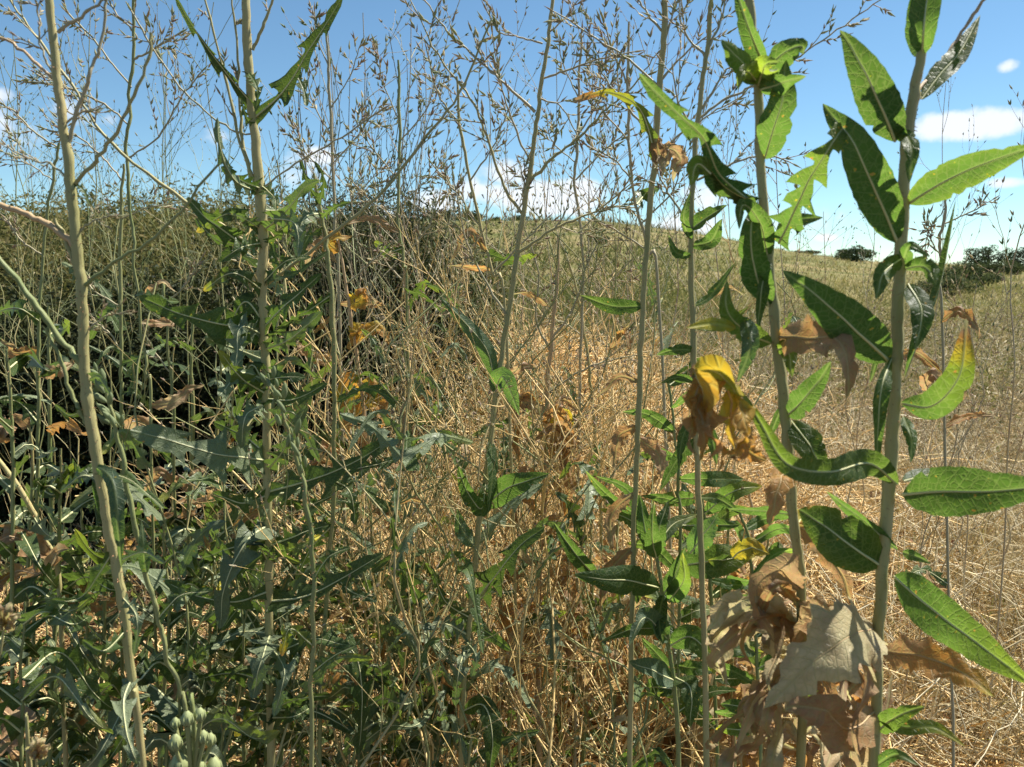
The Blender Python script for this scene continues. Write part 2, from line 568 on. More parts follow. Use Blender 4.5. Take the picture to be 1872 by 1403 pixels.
def blades(name, base, d, length, width, bend, tone, mat, K=5, taper=1.0, bend_dir=None, wiggle=0.0, round_=False, kind='stuff', parent=None):
    """ribbons or three sided straws that follow circular arcs"""
    n = len(base)
    d = norm_rows(d)
    if bend_dir is None:
        bend_dir = rng.normal(size=(n, 3))
    b = norm_rows(bend_dir - d * np.sum(bend_dir * d, 1)[:, None])
    side = np.cross(d, b)
    k = bend[:, None] + 1e-4
    s = np.linspace(0, 1, K + 1)[None, :]
    P = base[:, None, :] + length[:, None, None] * ((np.sin(k * s) / k)[:, :, None] * d[:, None, :] + ((1 - np.cos(k * s)) / k)[:, :, None] * b[:, None, :])
    if wiggle > 0:
        P[:, 1:] += rng.normal(scale=1.0, size=(n, K, 3)) * (wiggle * length)[:, None, None]
    wd = width[:, None] * (1 - taper * s ** 1.5 * .85)
    if round_:
        tw = rng.uniform(0, 6.28, n)
        vs = []
        for q in range(3):
            an = tw + q * 2.0944
            o_ = (np.cos(an)[:, None] * side + np.sin(an)[:, None] * b)
            vs.append(P + o_[:, None, :] * (wd * .5)[:, :, None])
        V = np.stack(vs, 2)   # n,K+1,3,3
        S = 3
    else:
        rot = rng.uniform(0, 3.14, n)[:, None]
        sd = np.cos(rot) * side + np.sin(rot) * b
        V = np.stack([P - sd[:, None, :] * (wd * .5)[:, :, None], P + sd[:, None, :] * (wd * .5)[:, :, None]], 2)
        S = 2
    V = V.reshape(-1, 3)
    i0 = (np.arange(n) * (K + 1) * S)[:, None, None] + (np.arange(K) * S)[None, :, None]
    if S == 2:
        F = np.stack([i0[..., 0], i0[..., 0] + 1, i0[..., 0] + 3, i0[..., 0] + 2], -1).reshape(-1, 4)
    else:
        q = np.arange(3)[None, None, :]
        F = np.stack([i0 + q, i0 + (q + 1) % 3, i0 + 3 + (q + 1) % 3, i0 + 3 + q], -1).reshape(-1, 4)
    T = np.repeat(tone, (K + 1) * S)
    o = mesh_obj(name, V, F, mat, parent, {'tone': T})
    if kind:
        o['kind'] = kind
    return o


def cards(base, d, nrm, length, width, curl, tone, K=4, cup=0.5, crumple=0.0):
    """small leaves with three vertices across; returns verts, faces, tone"""
    n = len(base)
    d = norm_rows(d)
    nr = norm_rows(nrm - d * np.sum(nrm * d, 1)[:, None])
    sd = np.cross(d, nr)
    k = curl[:, None] + 1e-4
    s = np.linspace(0, 1, K + 1)[None, :]
    P = base[:, None, :] + length[:, None, None] * ((np.sin(k * s) / k)[:, :, None] * d[:, None, :] + ((1 - np.cos(k * s)) / k)[:, :, None] * nr[:, None, :])
    nn = -np.sin(k * s)[:, :, None] * d[:, None, :] + np.cos(k * s)[:, :, None] * nr[:, None, :]
    wd = width[:, None] * np.sin(np.pi * np.clip(s * (.93 if K > 1 else .5) + .05, 0, 1)) ** .7 * .5
    V = np.stack([P - sd[:, None, :] * wd[:, :, None] + nn * (wd * cup)[:, :, None], P, P + sd[:, None, :] * wd[:, :, None] + nn * (wd * cup)[:, :, None]], 2)
    if crumple:
        V += rng.normal(size=V.shape) * (crumple * width)[:, None, None, None]
    i0 = (np.arange(n) * (K + 1) * 3)[:, None] + (np.arange(K) * 3)[None, :]
    F = np.concatenate([np.stack([i0, i0 + 1, i0 + 4, i0 + 3], -1).reshape(-1, 4), np.stack([i0 + 1, i0 + 2, i0 + 5, i0 + 4], -1).reshape(-1, 4)])
    return V.reshape(-1, 3), F, np.repeat(tone, (K + 1) * 3)


def U(a, b, n):
    return rng.uniform(a, b, n)


def rand_dir(n, zs=1.0, zb=0.0):
    v = rng.normal(size=(n, 3))
    v[:, 2] = v[:, 2] * zs + zb
    return norm_rows(v)


# straw tangle in the middle: fallen pale stems lying over the bank
def straw_top(x, y):
    return ground(x, y) + .40 * np.exp(-((x - .08) / .95) ** 2 - ((y - 2.8) / .95) ** 2) + .10 * np.exp(-((x - .05) / .7) ** 2)


n = 27000
x = rng.normal(.10, .68, n)
y = 1.25 + 2.9 * U(0, 1, n) ** 1.1
z = ground(x, y) + (straw_top(x, y) - ground(x, y) + .03) * U(0, 1, n) ** .4
b = np.stack([x, y, z], 1)
blades('straw_tangle', b, rand_dir(n, .35, .05), U(.10, .40, n), U(.0022, .0058, n), U(-1.6, 1.6, n), U(.25, .95, n), M_STRAW, K=4, taper=.5, wiggle=.016, round_=True)
# dry stems lying elsewhere on the near ground
n = 30000
x = U(-2.6, 2.6, n)
y = 1.2 + 4.6 * U(0, 1, n) ** 1.3
x = x * (y / 3.2 + .25)
b = np.stack([x, y, ground(x, y) + U(0, .10, n)], 1)
blades('fallen_stems', b, rand_dir(n, .35, .12), U(.06, .34, n), U(.002, .005, n), U(-1.8, 1.8, n), U(.0, .9, n), M_STRAW, K=4, taper=.5, wiggle=.012)

# long dry stems hanging in arcs above the tangle
n = 6500
x = rng.normal(.13, .46, n)
y = U(1.3, 3.2, n)
x = x * y / 2.4
b = np.stack([x, y, .06 + .24 * (y - 1.3) * U(.2, 1.2, n) + U(0, .22, n)], 1)
blades('arching_dry_stems', b, rand_dir(n, .7, .1), U(.12, .42, n), U(.0024, .005, n), U(-1.8, 1.8, n), U(.2, 1, n), M_STRAW, K=6, taper=.5, wiggle=.02, round_=True)

# bleached grass field on the right
n = 46000
y = 1.5 * (14.0 ** U(0, 1, n))
x = y * U(.16, 1.0, n) + rng.normal(0, .12, n)
b = np.stack([x, y, ground(x, y) + U(-.01, .12, n) + .07 * np.sin(x * 5 + 2 * np.sin(y * 3)) * np.sin(y * 4)], 1)
ln = U(.10, .38, n)
sc = np.clip(y / 3.0, 1, 3.5)
blades('bleached_grass', b, rand_dir(n, .5, .45), ln, U(.0016, .0045, n) * sc, U(-2.2, 2.2, n), U(.1, 1, n), M_GREYSTRAW, K=5, taper=.8, wiggle=.015)
nc_ = 420
cy_ = 1.7 * (11.0 ** U(0, 1, nc_))
cx_ = cy_ * U(.12, .95, nc_)
idx = np.repeat(np.arange(nc_), 34)
n = len(idx)
csz = U(.5, 1.3, nc_)[idx] * np.clip(cy_[idx] / 5, 1, 1.8)
ox, oy = rng.normal(0, .035, n) * csz, rng.normal(0, .035, n) * csz
x, y = cx_[idx] + ox, cy_[idx] + oy
b = np.stack([x, y, ground(x, y)], 1)
blades('grass_tufts', b, np.stack([ox * 9 + rng.normal(0, .25, n), oy * 9 + rng.normal(0, .25, n), np.ones(n)], 1), U(.10, .30, n) * csz, U(.0022, .0045, n) * csz, U(.2, 1.3, n), np.clip(U(.0, .35, n) + U(0, .65, nc_)[idx], 0, 1), M_GREYSTRAW, K=4, bend_dir=np.stack([ox, oy, -.02 * np.ones(n)], 1))
n = 1300
y = U(1.3, 4.5, n)
x = y * U(.2, .85, n)
b = np.stack([x, y, ground(x, y) + U(0, .35, n)], 1)
blades('long_dry_stalks', b, rand_dir(n, .7, .3), U(.2, .7, n), U(.002, .0038, n), U(-1.7, 1.7, n), U(.4, 1, n), M_GREYSTRAW, K=8, taper=.6, wiggle=.018, round_=True)
n = 4500
y = 1.6 * (6.0 ** U(0, 1, n))
x = y * U(.14, 1.0, n)
b = np.stack([x, y, ground(x, y)], 1)
blades('green_grass', b, rand_dir(n, .4, 1.3), U(.08, .30, n), U(.002, .005, n), U(-1.2, 1.2, n), U(.2, 1, n), M_BLADE, K=5)

# middle distance meadow: low greenish weeds and tufts out to the hill
n = 60000
y = 6.0 * (20.0 ** U(0, 1, n))
x = y * U(-.85, .95, n)
b = np.stack([x, y, ground(x, y)], 1)
sc = y / 9.0
patch = .5 + .25 * np.sin(x * .5 + y * .21) + .2 * np.sin(x * .21 - y * .4 + 1)
right = np.clip((x / y - .18) / .15, 0, 1)
tn = np.clip(rng.normal(.27, .18, n) + .22 * patch - .05 + .48 * right, 0, 1)
blades('meadow_weeds', b, rand_dir(n, .4, 1.5), (U(.15, .5, n)) * (1 - .55 * right) * np.clip(sc, .8, 2.2), U(.006, .016, n) * np.clip(sc, .7, 6), U(-1, 1, n), tn, M_MEADOW, K=3)


# ------------------------------------------------------------------ dark thicket behind on the left
def thicket(name, xy, height, tone_lo, tone_hi, leaf_n, mat, leaf_l=(.012, .035), lean=.12, up=(.25, 1.0), rad=.0022, twig=3, base_tone=.45):
    n = len(xy)
    base = np.column_stack([xy, ground(xy[:, 0], xy[:, 1])])
    d = np.column_stack([rng.normal(0, lean, n), rng.normal(0, lean, n), np.ones(n)])
    V, F, T = [], [], []
    bend = U(-.35, .35, n)
    o = blades(name, base, d, height, np.full(n, rad * 2) * U(.7, 1.4, n), bend, U(tone_lo, tone_hi, n), mat, K=6, wiggle=.008, round_=True, kind='stuff')
    dn = norm_rows(d)
    # twigs
    m = n * twig
    idx = np.repeat(np.arange(n), twig)
    s = U(.35, .95, m)
    tb = base[idx] + dn[idx] * (height[idx] * s)[:, None]
    blades(name + '_twigs', tb, norm_rows(rand_dir(m, .3) * .8 + np.array([0, 0, 1.1])), height[idx] * U(.10, .28, m), np.full(m, rad * 1.1), U(-.6, .6, m), U(tone_lo, tone_hi, m), mat, K=4, wiggle=.01)
    # leaves and seed heads
    m = n * leaf_n
    idx = rng.integers(0, n, m)
    s = up[0] + (up[1] - up[0]) * U(0, 1, m) ** .8
    sp = .05 + .03 * height[idx]
    lb = base[idx] + dn[idx] * (height[idx] * s)[:, None] + rng.normal(size=(m, 3)) * np.stack([sp, sp, sp * .4], 1)
    v, f, tt = cards(lb, rand_dir(m, .7, .3), rand_dir(m), U(*leaf_l, m), U(.3, .6, m) * leaf_l[1] * .7, U(-1.2, 1.2, m), np.clip(rng.normal(base_tone, .20, m) + np.where(s > .78, .15, 0), 0, 1), K=1)
    lo = mesh_obj(name + '_leaves', v, f, mat, None, {'tone': tt})
    lo['kind'] = 'stuff'
    return o


n = 1800
yy = U(3.5, 6.2, n)
pxs = U(-420, 560, n)
xx = (pxs - 936) / 1404 * yy
keep = U(0, 1, n) < np.clip((640 - pxs) / 120, 0, 1)
xx, yy = xx[keep], yy[keep]
hh = (1.30 + (yy - 3.3) * .12) * U(.7, 1.1, len(xx))
thicket('weed_thicket', np.column_stack([xx, yy]), hh, .0, .35, 105, M_OLIVE, base_tone=.5, up=(.35, 1.0), leaf_l=(.012, .04), twig=1, rad=.0016)
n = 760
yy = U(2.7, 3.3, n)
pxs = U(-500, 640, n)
thicket('shade_toned_undergrowth', np.column_stack([(pxs - 936) / 1404 * yy, yy]), U(.75, 1.14, n) * np.clip((760 - pxs) / 160, .6, 1), .0, .2, 150, M_DARKWEED, base_tone=.26, up=(.0, 1.0))  # added undergrowth; the left band's shade is put into its near-black leaf colour
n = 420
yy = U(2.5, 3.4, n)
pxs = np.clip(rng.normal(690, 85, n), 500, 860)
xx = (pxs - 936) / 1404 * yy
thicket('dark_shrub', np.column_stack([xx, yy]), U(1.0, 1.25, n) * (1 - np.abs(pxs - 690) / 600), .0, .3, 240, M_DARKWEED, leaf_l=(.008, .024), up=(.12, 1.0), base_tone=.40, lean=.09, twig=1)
n = 420
yy = U(7, 12, n)
pxs = U(-200, 820, n)
xx = (pxs - 936) / 1404 * yy
thicket('far_thicket', np.column_stack([xx, yy]), U(1.4, 1.95, n) * np.clip((900 - pxs) / 380, .62, 1.0), .2, .6, 80, M_OLIVE, leaf_l=(.03, .08), rad=.003, base_tone=.6, twig=1)
n = 620
yy = 4 + 12 * U(0, 1, n)
pxs = U(820, 1960, n)
thicket('field_weeds', np.column_stack([(pxs - 936) / 1404 * yy, yy]), U(.35, .95, n), .3, 1, 34, M_MEADOW, leaf_l=(.015, .04), rad=.0022, base_tone=.55, twig=3, up=(.3, 1.0))


# ------------------------------------------------------------------ trees on the skyline
def bush(px, py_base, py_top, wpx, Y, label, name='tree', tone=0.45, cat='tree', group=None):
    b = at(px, py_base, Y)
    zt = at(px, py_top, Y)[2]
    gz = float(ground(b[0], b[1])) - .1
    H = zt - gz
    Wd = wpx / FPX * Y
    r = root_empty(name, (b[0], b[1], gz), label, cat, group)
    tb = Tubes()
    top = np.array([b[0], b[1], gz + H * .75])
    tb.add(smooth_path(np.array([[b[0], b[1], gz], [b[0] + Wd * .03, b[1], gz + H * .4], top]), 4), np.linspace(Wd * .035, Wd * .012, 9), 6, .5)
    for k in range(7):
        an = k * 2.4
        p0 = np.array([b[0], b[1], gz + H * (.12 + .07 * k)])
        p1 = p0 + np.array([math.cos(an) * Wd * .34, math.sin(an) * Wd * .34, H * .3])
        tb.add(np.array([p0, (p0 + p1) / 2 + [0, 0, -H * .03], p1]), np.linspace(Wd * .016, Wd * .004, 3), 4, .5)
    tb.build('trunk', M_BARK, r)
    nc = 26
    cc = rand_dir(nc, .9) * (U(.35, 1.0, nc) ** .5)[:, None]
    cc = cc * np.array([Wd * .40, Wd * .40, H * .40]) + np.array([b[0], b[1], gz + H * .50])
    m = 2600
    idx = rng.integers(0, nc, m)
    rad = np.array([Wd * .17, Wd * .17, H * .20])
    pos = cc[idx] + rand_dir(m) * rad * (U(.2, 1, m) ** .5)[:, None] * U(.7, 1.25, nc)[idx][:, None]
    pos[:, 2] = np.maximum(pos[:, 2], gz + H * .06)
    sz = Wd * .034
    v, f, tt = cards(pos, rand_dir(m), rand_dir(m), U(.6, 1.5, m) * sz, U(.5, 1, m) * sz, U(-1, 1, m), np.clip(rng.normal(tone, .15, m) + (rng.normal(0, .12, nc))[idx], 0, 1), K=2)
    mesh_obj('crown', v, f, M_CROWN, r, {'tone': tt})
    return r


bush(1562, 490, 450, 84, 85, 'low rounded dark tree on the skyline left of the thick right-hand stem', tone=.5)
bush(1802, 505, 444, 80, 70, 'dark rounded tree on the right skyline, taller than the bush below it', tone=.25)
bush(1876, 512, 450, 80, 70, 'dark tree cut off by the right edge on the skyline', tone=.22)
bush(1770, 525, 480, 110, 38, 'bright olive bush in front of the dark skyline trees at right', 'bush', 1.0, 'bush')
bush(1690, 505, 484, 60, 70, 'small olive bush on the skyline just right of the thick stem', 'bush', .8, 'bush')
bush(1472, 478, 458, 50, 110, 'small bush on the skyline between the two thick right-hand stems', 'bush', .5, 'bush')
bush(1096, 452, 428, 46, 60, 'lone dark round bush standing in the green field below the white cloud', 'bush', .4, 'bush')
bush(1132, 424, 412, 30, 125, 'tiny dark tree on the ridge right of the white cloud', tone=.3)
bush(858, 412, 388, 60, 110, 'dark tree on the ridge just right of the dense dark shrub', tone=.35)
bush(905, 412, 396, 34, 122, 'small tree on the ridge under the left end of the white cloud', tone=.35)
bush(948, 412, 392, 44, 118, 'middle dark tree on the ridge under the white cloud', tone=.3)
bush(992, 412, 400, 40, 124, 'small low tree on the ridge under the middle of the white cloud', tone=.35)
bush(800, 420, 384, 66, 100, 'dark tree on the ridge behind the twiggy weeds left of the cloud', tone=.3)
bush(325, 420, 318, 95, 22, 'pale olive tree rising behind the thicket between the two left stems', tone=.95)
bush(255, 420, 322, 80, 24, 'olive tree behind the thicket close right of the thick left stem', tone=.8)
bush(650, 440, 345, 130, 30, 'dark green tree behind the twigs in the middle left', tone=.35)
bush(430, 420, 345, 90, 28, 'olive tree behind the thick stem at middle left', tone=.85)


bush(1835, 515, 476, 70, 60, 'olive shrub between the two dark skyline trees at right', 'bush', .75, 'bush')
bush(1640, 500, 478, 60, 75, 'small dark shrub on the skyline just left of the thick stem', 'bush', .45, 'bush')
bush(1725, 530, 500, 120, 26, 'low olive shrub in the field right of the thick stem', 'bush', .95, 'bush')

# ------------------------------------------------------------------ leaves
def width_fn(kind, t, seed):
    """half width (0..1) and backward shear along the blade"""
    q = random.Random(seed)
    if kind == 'entire':
        w = np.sin(np.pi * np.clip(t, 0, 1) ** .85) ** .75 * (1 - .25 * t)
        w = np.maximum(w, .10 * (1 - t) * (t < .35))
        w = w * (1 + .025 * np.sin(t * 95 + q.random() * 6))
        return w / w.max(), np.zeros_like(t)
    if kind == 'lance':
        w = np.sin(np.pi * np.clip(t, 0, 1) ** .7) ** .9
        w = np.maximum(w, .12 * (1 - t) * (t < .3)) * (1 + .04 * np.sin(t * 80 + q.random() * 6))
        return w / w.max(), np.zeros_like(t)
    if kind == 'clasp':
        w = np.clip(1 - t, 0, 1) ** .7 * (1 - np.exp(-t * 25))
        return w / w.max(), np.zeros_like(t)
    # lobed
    env = np.sin(np.pi * np.clip(t, 0, 1) ** .8) ** .55 * (1 - .15 * t)
    nl = q.choice([3, 4, 5, 6])
    ph = q.random() * .3
    saw = ((t * nl + ph) % 1.0)
    lobe = np.where(saw < .55, saw / .55, (1 - saw) / .45) ** 1.3
    deep = .17 + .83 * lobe
    deep = np.where(t > .86, np.maximum(deep, .75), deep)
    w = env * deep * (1 + .10 * np.sin(t * 170 + q.random() * 6))
    w = np.maximum(w, .07 * (1 - t))
    return w / w.max(), lobe * (.6 / nl) * (t < .88)


def leaf(parent, ctrl, width, kind='entire', face=0.0, twist=0.0, fold=.25, curl=.1, wave=.1, dry=(0, 0), mat=None, ref=None, rib=None, edge_dry=0.0, crumple=0.0, name='leaf', label=None, nt=None):
    """blade whose midrib runs through ctrl (world points); width in metres"""
    ctrl = np.asarray(ctrl, dtype=float)
    if kind in ('entire', 'lobed') and dry[0] < .5:
        width = width * (.80 if kind == 'entire' else .86)
        crumple = max(crumple, .018)
    mat = mat or (M_LOBED if kind == 'lobed' else M_LEAF)
    seed = random.randrange(10 ** 6)
    nt = nt or (40 if kind == 'lobed' else 26)
    ns = 4
    sp = smooth_path(ctrl, 10)
    cum = np.concatenate([[0], np.cumsum(np.linalg.norm(np.diff(sp, axis=0), axis=1))])
    Ln = cum[-1]
    tt = np.linspace(0, 1, nt + 1)

    def ev(t):
        t = np.clip(t, 0, 1) * Ln
        return np.stack([np.interp(t, cum, sp[:, k]) for k in range(3)], -1)
    P = ev(tt)
    if crumple:
        ph = np.array([random.random() * 6 for _ in range(6)])
        P = P + crumple * width * np.stack([np.sin(tt * 11 + ph[0]) + np.sin(tt * 23 + ph[3]) * .5, np.sin(tt * 13 + ph[1]) + .5 * np.sin(tt * 19 + ph[4]), np.sin(tt * 9 + ph[2])], -1) * (tt[:, None] ** .7)
    T = np.gradient(P, axis=0)
    T /= np.linalg.norm(T, axis=1)[:, None] + 1e-12
    if ref is None:
        ref = CAM - P[len(P) // 2]
    Nn = ref - T * (T @ ref)[:, None]
    Nn /= np.linalg.norm(Nn, axis=1)[:, None] + 1e-9
    S = np.cross(T, Nn)
    an = face + twist * tt
    ca, sa = np.cos(an)[:, None], np.sin(an)[:, None]
    S2 = S * ca + Nn * sa
    N2 = Nn * ca - S * sa
    V, UV, D = [], [], []
    wv_ph = random.random() * 6
    fr = random.uniform(9, 16)
    for side in (-1, 1):
        w, sh = width_fn(kind, tt, seed + (side > 0) * 17)
        if dry[0] > .5:
            w = w * np.clip(1 + .20 * np.sin(tt * 31 + seed + side) + .14 * np.sin(tt * 67 + seed * 2 - side), .3, 1.3)
        elif random.random() < .55 and kind != 'clasp':
            for _ in range(random.randint(1, 2)):
                w = w * (1 - random.uniform(.12, .5) * np.exp(-((tt - random.uniform(.2, .9)) / .02) ** 2))
        w = w * width * .5
        for j in range(1, ns + 1):
            s = j / ns
            ts = np.clip(tt - sh * s, 0, 1)
            idx = ts * nt
            def ip(A):
                return np.stack([np.interp(idx, np.arange(nt + 1), A[:, k]) for k in range(3)], -1)
            c, s2, n2 = ip(P), ip(S2), ip(N2)
            lift = fold * s - curl * s * s * 1.5 + wave * np.sin(fr * tt + wv_ph + (2.2 if side > 0 else 0)) * s ** 1.4
            if crumple:
                lift = lift + crumple * 2.2 * np.sin(tt * 17 + s * 5 + wv_ph) * s
            V.append(c + s2 * (side * w * s * math.cos(fold * .8))[:, None] + n2 * (w * lift)[:, None])
            UV.append(np.stack([side * w * s, ts * Ln], -1))
            D.append(dry[0] + (dry[1] - dry[0]) * tt ** 3.6 + edge_dry * s ** 3)
    cols = V[:ns][::-1] + [P] + V[ns:]
    uvs = UV[:ns][::-1] + [np.stack([np.zeros(nt + 1), tt * Ln], -1)] + UV[ns:]
    ds = D[:ns][::-1] + [dry[0] + (dry[1] - dry[0]) * tt ** 3.6] + D[ns:]
    nc = len(cols)
    VV = np.stack(cols, 1).reshape(-1, 3)
    UU = np.stack(uvs, 1).reshape(-1, 2)
    UU = UU + np.array([0, (seed % 97) * .31])
    # keep u centred for the midrib while v is shifted per leaf
    DD = np.clip(np.stack(ds, 1).reshape(-1), 0, 1)
    i, j = np.meshgrid(np.arange(nt), np.arange(nc - 1), indexing='ij')
    a = (i * nc + j).ravel()
    F = np.stack([a, a + 1, a + nc + 1, a + nc], -1)
    o = mesh_obj(name, VV, F, mat, parent, {'dry': DD}, UU)
    if label:
        o['label'] = label
    if rib:
        tb = Tubes()
        m = int(nt * .96)
        rr = rib * np.linspace(1, .15, m)
        tb.add(P[:m] + N2[:m] * (rr * .35)[:, None], rr, 5, .2)
        ro = tb.build('midrib', M_STEMR if dry[0] > .5 else M_RIB, None)
        ro.parent = o
        ro.location = tuple(-np.array(parent.location)) if parent is not None else (0, 0, 0)
    return o


BUDS = []
for kk in range(3):
    tb = Tubes()
    s = np.linspace(0, 1, 7)
    prof = [np.array([.07, .11, .12, .09, .06, .04, .01]), np.array([.05, .085, .095, .075, .05, .03, .01]), np.array([.08, .15, .18, .18, .17, .12, .03])][kk]
    tb.add(np.stack([0.02 * np.sin(s * 3), 0 * s, s], -1), prof, 6, [.45, .7, .3][kk])
    b_ = tb.build('bud', M_BUD)
    BUDS.append(b_.data)
    bpy.data.objects.remove(b_)


def bud_obj(parent, p, d, ln, var=None):
    o = bpy.data.objects.new('bud', BUDS[random.randrange(2) if var is None else var])
    q = Vector(tuple(d)).to_track_quat('Z', 'Y')
    o.rotation_mode = 'QUATERNION'
    o.rotation_quaternion = q
    o.scale = (ln * random.uniform(.8, 1.15),) * 2 + (ln,)
    o.location = tuple(np.asarray(p) - np.array(parent.location))
    COL.objects.link(o)
    o.parent = parent
    return o


def bud_into(tb, p, d, ln, tone):
    d = unit(np.asarray(d))
    s = np.array([0, .25, .6, 1.0])
    tb.add(np.asarray(p)[None, :] + d[None, :] * (s * ln)[:, None], np.array([.07, .15, .11, .01]) * ln, 4, tone)


def side_dir(d, ang, roll):
    d = unit(d)
    a = unit(np.cross(d, [0.3, 1, .2]))
    b = np.cross(d, a)
    return unit(d * math.cos(ang) + (a * math.cos(roll) + b * math.sin(roll)) * math.sin(ang))


def grow(tb, tb2, p, d, L, r, level, bl, buds, upt=.25, ang=.62, nodes=6, flat=.45):
    """zigzag twig with side twigs and buds; buds gets (p, d, len)"""
    pts = [np.array(p)]
    d = unit(np.asarray(d, dtype=float))
    side = random.choice([-1, 1])
    for i in range(nodes):
        d = unit(d + rngn(3) * .10 + np.array([side * .09 * (-1) ** i, 0, upt * .12]))
        pts.append(pts[-1] + d * L / nodes)
        if i >= 1 or level == 0:
            frac = 1 - i / nodes
            if random.random() < .25:
                buds.append((pts[-1], side_dir(d, random.uniform(.4, .8), random.uniform(0, 6.28)), bl * random.uniform(.4, .8)))
            if level > 0:
                roll = random.choice([0, math.pi]) + random.gauss(0, flat)
                cd = side_dir(d, ang * random.uniform(.7, 1.2), roll)
                grow(tb, tb2, pts[-1], cd, L * (.28 + .40 * frac) * random.uniform(.6, 1.1), r * .55, level - 1, bl, buds, upt, ang, max(3, nodes - 2), flat)
            elif random.random() < .75:
                buds.append((pts[-1], side_dir(d, random.uniform(.4, .8), random.uniform(0, 6.28)), bl * random.uniform(.5, 1.0)))
    buds.append((pts[-1], d, bl * random.uniform(.8, 1.2)))
    P = smooth_path(np.array(pts), 2)
    tb.add(P, np.linspace(r, r * .45, len(P)), 4 if r < .0012 else 5, random.uniform(-.1, .35))


def rngn(k):
    return np.array([random.gauss(0, 1) for _ in range(k)])


# ------------------------------------------------------------------ plants placed from the photograph
def P2(pts, Y):
    """pixel polyline [(x, y) or (x, y, dY)] -> world"""
    return np.array([at(p[0], p[1], Y + (p[2] if len(p) > 2 else 0)) for p in pts])


class Plant:
    def __init__(self, name, label, cat, Y, stem, mat=M_STEM, group=None, extend=True, tone=0.0):
        stem = [(x, y, w * (.72 if w > 6 else .9)) for x, y, w in stem]
        # stem: (x, y, w) from top to bottom, w = width in photo pixels
        self.Y = Y
        pts = np.array([[*at(x, y, Y), w / FPX * Y * .5] for x, y, w in stem])[::-1]
        base = pts[0].copy()
        if extend:
            slope = (pts[0] - pts[1])[:2] / max(.05, (pts[1] - pts[0])[2])
            gz = float(ground(base[0], base[1]))
            low = base.copy()
            low[:2] += np.clip(slope, -.25, .25) * max(0, base[2] - gz) * .5
            low[2] = float(ground(low[0], low[1])) - .01
            low[3] *= 1.15
            if base[2] - low[2] > .03:
                pts = np.vstack([low, pts])
        self.root = root_empty(name, pts[0][:3], label, cat, group)
        sp = smooth_path(pts, 7)
        tb = Tubes()
        rr = sp[:, 3] * (1 + .03 * np.sin(np.arange(len(sp)) * 1.9)) * (1 + .10 * (rng.random(len(sp)) < .10))
        am = (.0006 if pts[:, 3].max() > .0026 else .0018) * Y * (1 + .5 * np.sin(np.arange(len(sp)) * .37))
        ph = np.arange(len(sp)) / 3.9
        tri = np.abs((ph % 2) - 1) * 2 - 1
        sp[1:-1, 0] += (tri * am)[1:-1]
        sp[1:-1, 1] += (np.roll(tri, 2) * am)[1:-1]
        sp[1:-1, :2] += rng.normal(size=(len(sp) - 2, 2)) * .00025 * (Y / .6)
        tb.add(sp[:, :3], rr, 12 if pts[-1][3] > .002 else 7, tone, ridges=.035)
        tb.build('stem', mat, self.root)
        self.path = sp
        if Y < 1.0 and sp[:, 3].max() > .0025:
            pr = Tubes()
            for _ in range(150):
                q = rng.uniform(.15, .97) * (len(sp) - 1.01)
                i = int(q)
                c = sp[i] + (sp[i + 1] - sp[i]) * (q - i)
                dd = unit(rng.normal(size=3) * np.array([1, 1, .15]))
                pr.add(np.array([c[:3] + dd * c[3] * .9, c[:3] + dd * (c[3] + rng.uniform(.0008, .0024)) + np.array([0, 0, -.0004])]), np.array([.00045, .00005]), 3, .6)
            pr.build('prickle', M_STEMR, self.root, kind='stuff')
        self.mat = mat
        self.tone = tone
        self.twigs = Tubes()
        self.buds = []

    def branch(self, pts, w0, w1, name='branch', mat=None, tone=0.05):
        c = P2(pts, self.Y)
        sp = smooth_path(c, 6)
        sp[1:-1] += rng.normal(size=(len(sp) - 2, 3)) * .0006
        rr = np.linspace(w0, w1, len(sp)) / FPX * self.Y * .40 * (1 + .12 * rng.normal(size=len(sp)).clip(-1, 1))
        tb = Tubes()
        tb.add(sp, rr, 7, tone)
        tb.build(name, mat or self.mat, self.root)
        return sp, rr

    def twig(self, pts, w0=5, w1=2, n=6, L=90, bl=16, level=0, frm=.35, upt=.3, big=True):
        """branch carrying flowering twigs; L, bl in photo pixels"""
        sp, rr = self.branch(pts, w0, w1, mat=M_TWIG if w0 < 8 else None)
        k = self.Y / FPX
        tb = Tubes()
        buds = []
        for i in range(n):
            f = frm + (1 - frm) * (i + random.random() * .7) / n
            q = min(int(f * (len(sp) - 1)), len(sp) - 2)
            d = unit(sp[q + 1] - sp[q])
            cd = side_dir(d, random.uniform(.4, .9), (i % 2) * math.pi + random.gauss(0, .6))
            grow(tb, None, sp[q], cd, L * k * random.uniform(.4, 1.1) * (1.15 - .6 * f), max(.0005, rr[q] * .5), level, bl * k, buds, upt)
        buds.append((sp[-1], unit(sp[-1] - sp[-2]), bl * k))
        tb.build('twig', M_TWIG, self.root, kind='stuff')
        self.put_buds(buds, big)

    def put_buds(self, buds, big=True):
        tb = Tubes()
        k = self.Y / FPX
        for (p, d, ln) in buds:
            if big and ln / k > 13:
                bud_obj(self.root, p, d, ln)
            else:
                bud_into(tb, p, d, ln, random.choice([.3, .45, .6, .65, .8, 1]))
        tb.build('small_bud', M_BUD, self.root, kind='stuff')

    def leaf(self, pts, w, kind='entire', **kw):
        k = self.Y / FPX
        rib = kw.pop('rib', None)
        if rib is None and w >= 38:
            rib = min(4.0, w * .062)
        if rib:
            rib = rib * k * .55
        return leaf(self.root, P2(pts, self.Y), w * k, kind, rib=rib or None, **kw)


PY = Plant


